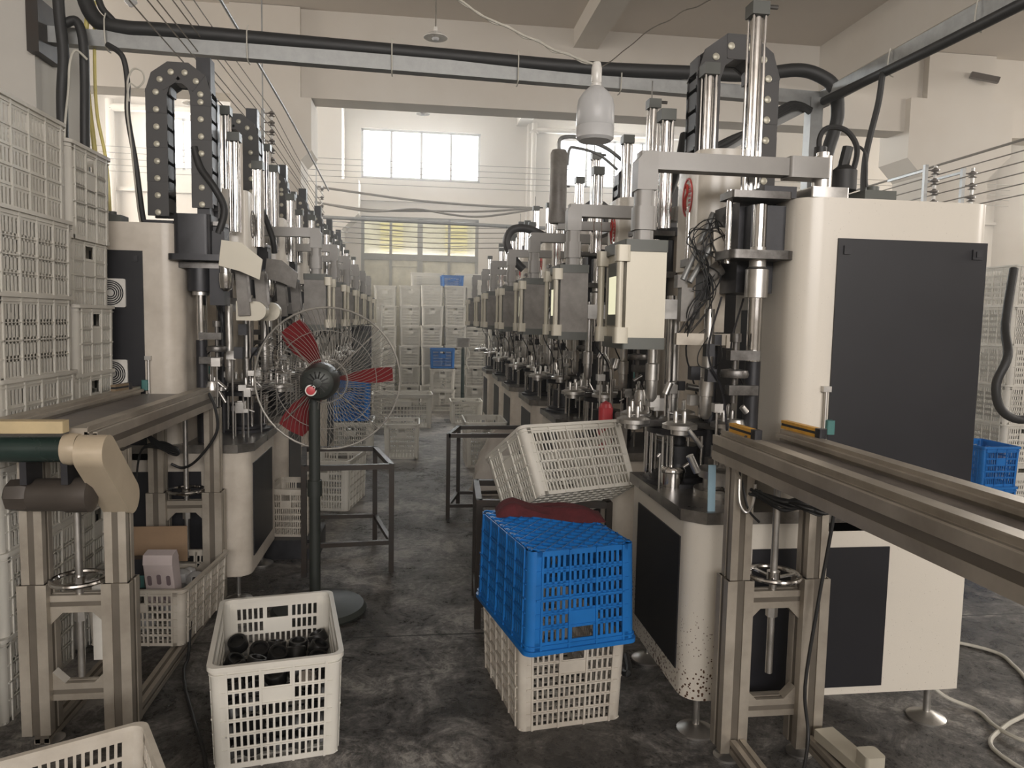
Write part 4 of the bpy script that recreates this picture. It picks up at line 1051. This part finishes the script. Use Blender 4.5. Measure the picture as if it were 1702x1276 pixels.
# maroon cloth on the blue crate
def cloth():
    b = MB(); nx, ny = 30, 14; vs = []; rr = random.Random(4)
    for j in range(ny + 1):
        for i in range(nx + 1):
            u, v = i / nx, j / ny
            x = -0.21 + 0.43 * u; y = -0.075 + 0.17 * v - .05 * u + 0.03 * sin(u * 6)
            e = min(1, 6 * u, 6 * (1 - u)) ** .5 * min(1, 4 * v, 4 * (1 - v)) ** .5 if 0 < u < 1 and 0 < v < 1 else 0
            z = 0.004 + 0.055 * e * (0.75 + .25 * sin(u * 9 + v * 2) + .12 * sin(v * 13 + u * 5)) * (1.1 - .5 * u)
            vs.append((x, y, z))
    fs = [(j * (nx + 1) + i, j * (nx + 1) + i + 1, (j + 1) * (nx + 1) + i + 1, (j + 1) * (nx + 1) + i) for j in range(ny) for i in range(nx)]
    m_ = len(vs)
    bot = [(x, y, 0.001) for x, y, z in vs]
    b.add(vs + bot, fs + [tuple(m_ + k for k in f[::-1]) for f in fs])
    ed = [i for i in range(nx + 1)] + [j * (nx + 1) + nx for j in range(1, ny + 1)] + [ny * (nx + 1) + i for i in range(nx - 1, -1, -1)] + [j * (nx + 1) for j in range(ny - 1, 0, -1)]
    b.add([vs[k] for k in ed] + [bot[k] for k in ed], [(i, (i + 1) % len(ed), len(ed) + (i + 1) % len(ed), len(ed) + i)[::-1] for i in range(len(ed))])
    return b
single('folded_cloth', cloth(), M['cloth'], 'dark maroon cloth crumpled on top of the upside-down blue crate', 'cloth', (0.54, 2.93, 0.713), rot=(0, 0, radians(-4)))

# ------------------------------------------------------------------ cartons in the crate behind the left stand
b = MB().box(-.17, .12, -.003, .003, 0, .17).box(-.17, -.165, -.1, .003, 0, .12)
single('cardboard_flap', b, M['card'], 'open brown cardboard piece standing up in the crate behind the left post', 'cardboard', (-1.19, 3.60, 0.33))
t = thing('printed_carton', 'pinkish white carton printed with small grey figures, leaning in the crate', 'carton', (-1.095, 3.36, 0.225), radians(-4))
t.rotation_euler = (radians(12), 0, radians(-4))
MB().rrect(-.062, .062, -.04, .04, 0, .205, .006).prism([(-.04, .205), (.04, .205), (.025, .245), (-.025, .245)], -.062, .062, 'x').build('box', M['carton'], t)
for i, (x, z) in enumerate(((-.04, .13), (0, .135), (.04, .13), (-.02, .05), (.02, .055))): MB().rrect(x - .009, x + .009, z - .024, z + .024, -.0415, -.0395, .008, axis='y').build('printed_figure', M['print'], t)
t = thing('dark_display_box', 'black box with framed green print behind the aluminium post', 'box', (-1.215, 3.42, 0.25), radians(3))
MB().box(-.11, .09, 0, .06, 0, .15).build('box', M['black'], t)
MB().box(-.10, .08, -.003, 0.001, .02, .075).build('printed_panel', M['teal'], t)
MB().box(-.095, -.005, -.005, -.002, .026, .07).box(.01, .075, -.005, -.002, .026, .07).build('framed_picture', M['armdark'], t)
single('paper_sheet', MB().prism([(-.035, 0), (.035, 0), (.035, .30), (-.035, .30)], -.002, .002, 'y'), M['paper'], 'white folded paper hanging at the side of the left aluminium post', 'paper', (-1.10, 2.72, 0.26))
b = MB()
for k in range(26):
    rr = random.Random(k); x, y = rr.uniform(-.12, .14), rr.uniform(-.22, .24); s_ = rr.uniform(.03, .055)
    b.lathe((x, y, .16 + rr.uniform(-.08, .04)), [(s_ * .3, -s_), (s_, -s_ * .3), (s_ * .8, s_ * .5), (s_ * .2, s_ * .8)], 7)
o = single('plastic_bags', b, M['lampwhite'], 'crumpled clear plastic bags filling the crate behind the left conveyor leg', 'bags', (-1.165, 3.56, 0.03)); o['kind'] = 'stuff'
# sack by the right rack
def sack(label, loc, w, d, h, seed):
    rr = random.Random(seed); b = MB(); n, m_ = 20, 10; vs = []
    for j in range(m_ + 1):
        t_ = j / m_; zz = h * t_; k = (1 - .55 * t_ ** 2.2)
        for i in range(n):
            a = 2 * pi * i / n; q = (abs(cos(a)) ** 4 + abs(sin(a)) ** 4) ** -.25
            rn = 1 + .06 * sin(3 * a + j) + .04 * sin(5 * a - 2 * j)
            vs.append((w / 2 * q * cos(a) * k * rn + .08 * t_, d / 2 * q * sin(a) * k * rn, zz))
    fs = [(j * n + i, j * n + (i + 1) % n, (j + 1) * n + (i + 1) % n, (j + 1) * n + i) for j in range(m_) for i in range(n)]
    fs += [list(range(n))[::-1], [m_ * n + i for i in range(n)]]
    single('woven_sack', b.add(vs, fs), M['bag'], label, 'sack', loc)
sack('pale woven sack standing on the floor behind the right iron rack', (0.70, 6.35, 0), .42, .3, .56, 1)

# ------------------------------------------------------------------ overhead cable tray bar, hoses
t = thing('cable_support_bar', 'long galvanised bar crossing overhead from the left pillar to the right post', 'support bar', (-2.0, 4.42, 3.0))
def rel(p): return (p[0] + 2.0, p[1] - 4.42, p[2] - 3.0)
MB().bar(rel((-2.0, 4.42, 2.985)), rel((2.70, 4.74, 3.0)), .07, .085).build('cross_bar', M['galv'], t)
MB().bar(rel((2.66, 4.74, 3.0)), rel((2.66, 0.6, 3.0)), .07, .085).build('side_rail', M['galv'], t)
MB().bar(rel((2.60, 4.72, 3.0)), rel((2.60, 4.72, 0)), .085, .085).build('post', M['galv'], t)
MB().box(-.03, .03, -.13, .13, -.14, .14).build('wall_plate', M['iron'], t)
MB().bar(rel((2.56, 4.72, 2.95)), rel((2.0, 4.72, 2.65)), .05, .05).build('brace', M['galv'], t)
for x in (-1.68, -0.95, -0.15, 0.6, 1.25): MB().tube([rel((x, 4.40 + .068 * (x + 2), 3.13)), rel((x, 4.36 + .068 * (x + 2), 3.08)), rel((x, 4.37 + .068 * (x + 2), 2.94)), rel((x, 4.44 + .068 * (x + 2), 2.93))], .004, 5, 2).build('cable_tie', M['whitecable'], t)
for y in (3.95, 3.3, 3.05, 2.75, 2.2, 1.7): MB().tube([rel((2.61, y, 3.05)), rel((2.60, y, 2.93)), rel((2.64, y, 2.90))], .004, 5, 2).build('cable_tie', M['whitecable'], t)
single('cable_hose', MB().tube([(-1.84, 4.45, 3.7), (-1.82, 4.45, 3.3), (-1.75, 4.44, 3.10), (-1.60, 4.43, 3.055), (-1.3, 4.45, 3.06), (0.0, 4.55, 3.065), (1.0, 4.60, 3.06), (1.7, 4.62, 3.08), (2.1, 4.62, 3.09), (2.42, 4.62, 3.14), (2.58, 4.6, 3.10), (2.66, 4.58, 3.02), (2.70, 4.60, 2.85), (2.66, 4.62, 2.65), (2.60, 4.60, 2.45), (2.5, 4.4, 2.1)], .042, 12), M['rubber'], 'thick black cable hose tied along the top of the overhead cross bar', 'hose', (0, 0, 0))
single('cable_hose', MB().tube([(-1.72, 4.42, 3.5), (-1.72, 4.42, 3.20), (-1.66, 4.42, 3.10), (-1.60, 4.42, 3.05)], .018, 10), M['rubber'], 'thinner black cable beside the thick hose at the top left', 'hose', (0, 0, 0))
single('cable_hose', MB().tube([(-1.875, 4.30, 3.6), (-1.872, 4.30, 3.12), (-1.855, 4.30, 2.85), (-1.87, 4.30, 2.6), (-1.87, 4.30, 2.0), (-1.87, 4.32, 0.6)], .028, 10), M['rubber'], 'black hose running down at the wall plate on the left pillar', 'hose', (0, 0, 0))
single('cable_hose', MB().tube([(-1.86, 4.33, 3.02), (-1.80, 4.33, 3.04), (-1.77, 4.33, 2.95), (-1.765, 4.33, 2.75), (-1.775, 4.33, 2.3), (-1.77, 4.33, 1.5)], .024, 10), M['rubber'], 'black hose bending over the bar end beside the yellow hose', 'hose', (0, 0, 0))
single('yellow_hose', MB().tube([(-1.79, 4.47, 3.2), (-1.81, 4.46, 2.95), (-1.80, 4.46, 2.65), (-1.775, 4.46, 2.35), (-1.76, 4.46, 1.8)], .013, 8).tube([(-1.76, 4.47, 3.2), (-1.765, 4.46, 2.9), (-1.76, 4.46, 2.6), (-1.715, 4.46, 2.3), (-1.70, 4.46, 1.8)], .009, 8), M['yhose'], 'yellow air hose hanging from the bar beside the left pillar', 'hose', (0, 0, 0))
single('cable_hose', MB().tube([(-1.66, 4.36, 2.94), (-1.58, 4.35, 2.88), (-1.557, 4.35, 2.74), (-1.56, 4.35, 2.57), (-1.525, 4.35, 2.32), (-1.50, 4.36, 2.05), (-1.49, 4.38, 1.96)], .015, 8), M['rubber'], 'black hose drooping from the bar to the top of the near left machine', 'hose', (0, 0, 0))
single('coiled_cable', MB().tube([(-1.545, 4.33, 2.64), (-1.55, 4.33, 2.74), (-1.52, 4.33, 2.81), (-1.475, 4.33, 2.80), (-1.465, 4.33, 2.755), (-1.50, 4.33, 2.715), (-1.54, 4.33, 2.73), (-1.555, 4.33, 2.60), (-1.54, 4.33, 2.42), (-1.51, 4.33, 2.06), (-1.50, 4.36, 1.96)], .005, 6), M['whitecable'], 'thin pale cable with a small loop above the near left machine', 'cable', (0, 0, 0))
single('coiled_cable', MB().tube([(-1.84, 4.24, 2.2), (-1.835, 4.24, 2.45), (-1.81, 4.24, 2.66), (-1.80, 4.24, 2.79), (-1.77, 4.24, 2.86), (-1.73, 4.28, 2.83)], .006, 6), M['whitecable'], 'thin pale cable arching over the black hoses at the left pillar', 'cable', (0, 0, 0))
single('cable_hose', MB().tube([(2.60, 4.6, 2.95), (2.61, 3.5, 2.925), (2.615, 2.6, 2.92), (2.61, 1.6, 2.925), (2.61, .6, 2.92)], .027, 10), M['rubber'], 'black cable hose tied below the right side rail', 'hose', (0, 0, 0))
single('cable_hose', MB().tube([(2.60, 3.98, 2.93), (2.585, 3.97, 2.90), (2.57, 3.97, 2.75), (2.50, 3.95, 2.45), (2.47, 3.9, 2.2), (2.46, 3.88, 2.1), (2.4, 3.4, 1.96)], .018, 8), M['rubber'], 'black hose dropping from the right rail to the big cream machine', 'hose', (0, 0, 0))
b = MB()
rr = random.Random(9)
for k in range(5):
    j = lambda: rr.uniform(-.02, .02)
    b.tube([(2.55 + j(), 4.66, 2.90 + j()), (2.42 + j(), 4.66, 2.93 + j()), (2.2 + j(), 4.66, 2.80 + j()), (1.95 + j(), 4.6, 2.66 + j()), (1.6 + j(), 4.5, 2.48 + j()), (1.35, 4.4, 2.3)], .014, 6)
single('hose_bundle', b, M['rubber'], 'bundle of dark hoses along the slanting brace behind the tall cylinder', 'hoses', (0, 0, 0))
# corrugated pipes by the near arm pivot
b = MB().tube([(1.46, 2.58, 2.09), (1.46, 2.60, 2.18), (1.49, 2.60, 2.225), (1.55, 2.58, 2.215), (1.585, 2.56, 2.15), (1.56, 2.54, 2.06), (1.53, 2.55, 2.03)], .010, 8).cyl((1.455, 2.58, 2.06), (1.455, 2.58, 2.15), .022).cyl((1.535, 2.56, 2.08), (1.55, 2.56, 2.15), .020, n=8)
b.lathe((1.54, 2.56, 1.985), [(.02, 0), (.045, .01), (.045, .08), (.02, .10)], 20).tube([(1.58, 2.56, 2.16), (1.62, 2.56, 2.13), (1.63, 2.56, 2.03), (1.64, 2.56, 1.96)], .005, 6)
single('cable_gland', b, M['rubber'], 'black corrugated cable glands and plug at the pivot of the nearest right arm', 'connector', (0, 0, 0))

# ------------------------------------------------------------------ lamps
t = thing('improvised_lamp', 'white plastic jug lamp hanging from the overhead bar near the middle right', 'lamp', (0.81, 3.40, 2.33))
MB().lathe((0, 0, 0), [(0.074, 0.0), (0.086, 0.012), (0.087, 0.06), (0.084, 0.065), (0.087, 0.07), (0.086, 0.15), (0.080, 0.185), (0.060, 0.215), (0.036, 0.238), (0.024, 0.245)], 36).build('jug_shade', M['lampwhite'], t)
MB().lathe((0, 0, 0.235), [(0.023, 0), (0.024, 0.02), (0.021, 0.024), (0.024, 0.03), (0.024, 0.09), (0.018, 0.115), (0.006, 0.118)], 24).build('lamp_holder', M['enamel'], t)
t = thing('electric_cable', 'pale twisted cable sagging from the top middle down to the jug lamp', 'cable', (0.81, 3.4, 2.67))
rr = random.Random(5)
pp = [Vector((-0.95, 0, .42)).lerp(Vector((0, 0, 0.0)), k / 14) + Vector((0, 0, -.05 * sin(pi * k / 14) + rr.uniform(-.006, .006))) for k in range(15)]
MB().tube(pp, .005, 6, 3).tube([p + Vector((0, .006, .007 * (-1) ** k)) for k, p in enumerate(pp)], .004, 6, 3).build('twisted_pair', M['whitecable'], t)
pp = [Vector((0.02, 0, 0)).lerp(Vector((0.39, -.79, 0.03)), k / 12) + Vector((0, 0, .06 * sin(pi * k / 12 * .9) + rr.uniform(-.007, .007))) for k in range(13)]
single('tie_wire', MB().tube(pp, .0025, 5, 3), M['wire'], 'thin kinked wire from the jug lamp to the tall chrome cylinder', 'wire', (0.81, 3.4, 2.66))
def pendant(x, y, z, ztop, label, s=1.0):
    t = thing('pendant_lamp', label, 'lamp', (x, y, z), 0, 'enamel pendant lamps under the ceiling')
    MB().lathe((0, 0, 0), [(0.10 * s, 0.0), (0.102 * s, .004), (0.06 * s, 0.035 * s), (0.02 * s, 0.055 * s), (0.014 * s, .09 * s)], 28).build('shade', M['enamel'], t)
    MB().cyl((0, 0, .05), (0, 0, ztop - z), .006, n=8).build('hanging_tube', M['wire'], t)
    MB().lathe((0, 0, -.02), [(.02, 0), (.03, .01), (.03, .03)], 14).build('bulb', M['lampwhite'], t)
pendant(0.147, 6.5, 3.87, 5.0, 'shallow white pendant lamp, nearest one, at the top middle')
pendant(0.078, 11.0, 4.44, 5.65, 'shallow white pendant lamp hanging in front of the middle far window', 0.95)
pendant(-2.72, 9.6, 4.04, 5.65, 'white pendant lamp seen through the near left cable chain', 0.95)
pendant(5.7, 11.0, 4.5, 5.65, 'white pendant lamp far behind the right post', 0.95)
t = thing('wall_lamp', 'bare bulb on a small bracket at the very top left', 'lamp', (-1.98, 5.2, 3.55))
MB().cyl((0, 0, 0), (.12, 0, .03), .012).cyl((.12, 0, .05), (.12, 0, .0), .02).build('bracket', M['insul'], t)
MB().lathe((.15, 0, -.09), [(.01, 0), (.04, .03), (.03, .07), (.012, .09)], 16).build('bulb', M['lampwhite'], t)
t = thing('work_lamp', 'small grey-green box lamp on a pole at the far end of the aisle', 'lamp', (0.73, 11.45, 0))
MB().cyl((0, 0, 0), (0, 0, 1.06), .028).lathe((0, 0, 0), [(.16, 0), (.16, .02), (.03, .04)], 20).build('pole', M['green'], t)
MB().rrect(-.10, .10, -.05, .05, 1.08, 1.22, .03).box(-.02, .02, -.02, .02, 1.04, 1.09).build('head', M['boxgrey'], t)
MB().tube([(.06, -.04, 1.08), (.10, -.05, .95), (.04, -.05, .85), (.10, -.04, .72)], .008, 6).build('cord', M['whitecable'], t)

# ------------------------------------------------------------------ bus wires with insulator brackets
def insulator_rack(label, loc, h, n, arm, k_=1.0, back=0.6):
    t = thing('insulator_bracket', label, 'bracket', loc)
    b = MB().box(-.015 * k_, .015 * k_, -.015 * k_, .015 * k_, 0, h)
    if back:
        for z in (.1 * h, .9 * h): b.bar((0, 0, z), (0, back, z), .02 * k_, .02 * k_)
    else: b.cyl((0, 0, h), (0, 0, (5.0 if loc[1] < 9 else 5.65) - loc[2]), .006, n=8)
    b.build('upright', M['galv'], t)
    for k in range(n):
        z = h * (k + .5) / n
        p = [(.012, 0), (.034, .006), (.016, .016), (.016, .024), (.034, .032), (.034, .044), (.016, .052), (.01, .07)]
        MB().lathe((arm * .09 * k_, 0, z - .035 * k_), [(r * k_, q * k_) for r, q in p], 14).cyl((0, 0, z), (arm * .09 * k_, 0, z), .006 * k_, n=6).build('insulator', M['insul'], t)
    MB().cyl((arm * .09 * k_, 0, 0), (arm * .09 * k_, 0, h), .014 * k_, n=8).build('support_rod', M['enamel'], t)
insulator_rack('tall bracket with dark insulators holding the wires at the left far column', (-1.30, 6.64, 2.79), .46, 6, 1, 0.8, 0)
insulator_rack('farther bracket of insulators where the left wires end at the back', (-1.29, 9.95, 2.45), .75, 7, 1, 0.8, 0)
insulator_rack('insulator bracket on the column behind the big cream machine at the right', (6.0, 8.25, 2.82), .62, 5, 1, 1.4, .7)
insulator_rack('second insulator bracket with jumper wires on the right column', (6.45, 8.2, 2.86), .56, 4, 1, 1.4, .75)
n_ord = ['first', 'second', 'third', 'fourth', 'fifth', 'sixth', 'seventh', 'eighth']
g = 'thin bus wires running along the left machine row'
for k in range(6):
    x0, z0 = -1.215 + .016 * (k % 2), 2.83 + k * 0.075
    m0 = MB().tube([(x0, 2.37, z0 + 0.01), (x0, 4.5, z0 - .02), (x0, 6.64, z0)], .0036, 5, 3).tube([(x0, 6.64, z0), (x0 + .01, 8.3, z0 - .065 - .016 * k), (x0 + .01, 9.95, 2.54 + k * .103)], .0036, 5, 3)
    single('bus_wire', m0, M['wire'], '%s thin wire from the bottom in the set running above the left machines' % n_ord[k], 'wire', (0, 0, 0), g)
single('bus_pipe', MB().tube([(-1.12, 2.37, 3.31), (-1.12, 6.64, 3.26), (-1.14, 10.0, 3.14)], .010, 8, 3), M['galv'], 'thicker tube above the thin wires of the left row', 'pipe', (0, 0, 0))
g = 'thin bus wires across the far wall at window height'
for k in range(5):
    z = 3.93 + k * 0.105
    single('bus_wire', MB().tube([(-7.1, 13.9, z + .05), (-3.4, 13.9, z + .02), (-1.0, 13.9, z), (2.6, 13.9, z + .0), (7, 13.9, z + .06), (12, 13.9, z + .1)], .0055, 5, 3), M['wire'], '%s wire from the bottom crossing the far wall at window height' % n_ord[k], 'wire', (0, 0, 0), g)
g = 'thin bus wires crossing above the back doorway'
for k in range(5):
    z = 2.60 + k * 0.075
    single('bus_wire', MB().tube([(-1.25, 9.98, 1.5 + (z - 1.47) * .875), (-.8, 11.3, z), (0.2, 11.3, z - .035), (1.3, 11.3, z + .0), (2.2, 11.3, z + .03), (6.2, 11.4, z + .2)], .006, 5, 3), M['wire'], '%s wire from the bottom crossing in front of the back doorway' % n_ord[k], 'wire', (0, 0, 0), g)
single('conduit_pipe', MB().cyl((-1.5, 11.0, 2.93), (1.9, 11.0, 2.885), .026), M['galv'], 'straight grey conduit pipe crossing just above the back doorway', 'pipe', (0, 0, 0))
single('cable_hose', MB().tube([(-1.5, 11.5, 3.44), (-.83, 11.5, 3.37), (-.1, 11.5, 3.30), (.52, 11.5, 3.27), (1.2, 11.5, 3.25), (1.9, 11.5, 3.25)], .018, 8), M['wire'], 'upper grey cable sagging across below the middle far window', 'cable', (0, 0, 0))
single('cable_hose', MB().tube([(-1.5, 11.45, 3.20), (-.83, 11.45, 3.13), (-.3, 11.45, 3.12), (.3, 11.45, 3.14), (1.0, 11.45, 3.16), (1.8, 11.45, 3.24)], .016, 8), M['wire'], 'middle wavy grey cable crossing above the back doorway', 'cable', (0, 0, 0))
single('cable_hose', MB().tube([(-1.5, 11.4, 3.20), (-.83, 11.4, 3.10), (-.5, 11.4, 3.10), (0, 11.4, 3.15), (.5, 11.4, 3.09), (.9, 11.4, 3.07), (1.3, 11.4, 3.12), (1.8, 11.4, 3.22)], .016, 8), M['wire'], 'lowest wavy grey cable crossing above the back doorway', 'cable', (0, 0, 0))
g = 'bus wires running above the right machine'
for k in range(6):
    z = 2.88 + k * 0.113
    single('bus_wire' if k < 5 else 'bus_pipe', MB().tube([(6.16, 1.0, z + .14), (6.2, 5.0, z + .04), (6.16, 8.2, z), (6.1, 11.0, z - .03), (6.05, 14.3, z + .02)], .007 if k < 5 else .014, 6, 3), M['wire'], '%s wire from the bottom above the big cream machine at the right' % n_ord[k], 'wire', (0, 0, 0), g)
b = MB().tube([(-5.45, 14.35, 0), (-5.45, 14.35, 4.9), (-5.42, 14.35, 5.1), (-5.2, 14.35, 5.17), (-3.0, 14.35, 5.17)], .07, 10, 4)
single('wall_pipe', b, M['plaster'], 'cream painted drain pipe bending at the left of the far wall', 'pipe', (0, 0, 0))
b = MB().tube([(2.20, 14.2, 0), (2.20, 14.2, 4.85), (2.24, 14.2, 5.05), (2.45, 14.2, 5.12), (5.5, 14.2, 5.12)], .05, 10, 4)
single('wall_pipe', b, M['plaster'], 'cream painted pipe bending around the right far window', 'pipe', (0, 0, 0))
t = thing('steel_stub', 'short dark steel stub sticking out of the right far column', 'bracket', (6.98, 8.86, 4.70))
MB().bar((0, 0, 0.03), (.30, -.12, -.06), .06, .07).build('stub', M['insul'], t)
single('wall_socket_box', MB().rrect(-.06, .06, -.03, 0, -.07, .07, .01), M['insul'], 'small dark fitting on the left far column', 'fitting', (-1.75, 9.0, 4.72))
# floor cables
single('floor_cable', MB().tube([(-1.0, 3.45, .30), (-.985, 3.33, .12), (-.975, 3.26, .01), (-.96, 3.15, .007), (-.90, 2.97, .007), (-.80, 2.73, .007), (-.68, 2.44, .007), (-.6, 2.1, .007)], .007, 8), M['rubber'], 'dark cable running over the floor beside the foreground white crate', 'cable', (0, 0, 0))
single('floor_cable', MB().tube([(2.3, 3.3, .008), (2.66, 3.03, .008), (2.66, 2.85, .008), (2.56, 2.65, .008), (2.40, 2.49, .008), (2.22, 2.40, .008), (2.06, 2.27, .008), (2.1, 2.0, .008)], .008, 8).tube([(2.05, 2.66, .10), (2.12, 2.6, .03), (2.20, 2.52, .009), (2.18, 2.40, .012), (2.2, 2.28, .02), (2.4, 2.1, .009), (2.8, 1.9, .008)], .008, 8), M['whitecable'], 'pale looping cable on the floor at the right foot of the big machine', 'cable', (0, 0, 0))
single('hanging_cable', MB().tube([(2.42, 2.75, 1.75), (2.34, 2.68, 1.52), (2.29, 2.6, 1.40), (2.25, 2.6, 1.29), (2.28, 2.6, 1.19), (2.38, 2.6, 1.15), (2.55, 2.6, 1.2)], .017, 10), M['rubber'], 'thick black cable loop hanging at the right edge beside the big machine', 'cable', (0, 0, 0))
b = MB().tube([(.56, 3.35, .012), (.72, 3.2, .012), (.86, 3.0, .012), (.9, 2.9, .03), (.95, 3.1, .012)], .014, 8)
single('floor_cable', b, M['rubber'], 'black hose on the floor behind the crates, at the foot of the near right machine', 'cable', (0, 0, 0))

t = thing('dark_cabinet', 'narrow dark grey cabinet standing far down the left side, seen through the fan guard', 'cabinet', (-0.68, 9.55, 0))
MB().rrect(-.12, .12, -.1, .1, 0.05, 1.40, .01).build('body', M['blacksteel'], t)
MB().box(-.10, .10, -.105, -.098, .1, 1.34).build('door', M['armdark'], t)
MB().box(-.12, .12, -.1, .1, 0, .05).build('plinth', M['iron'], t)
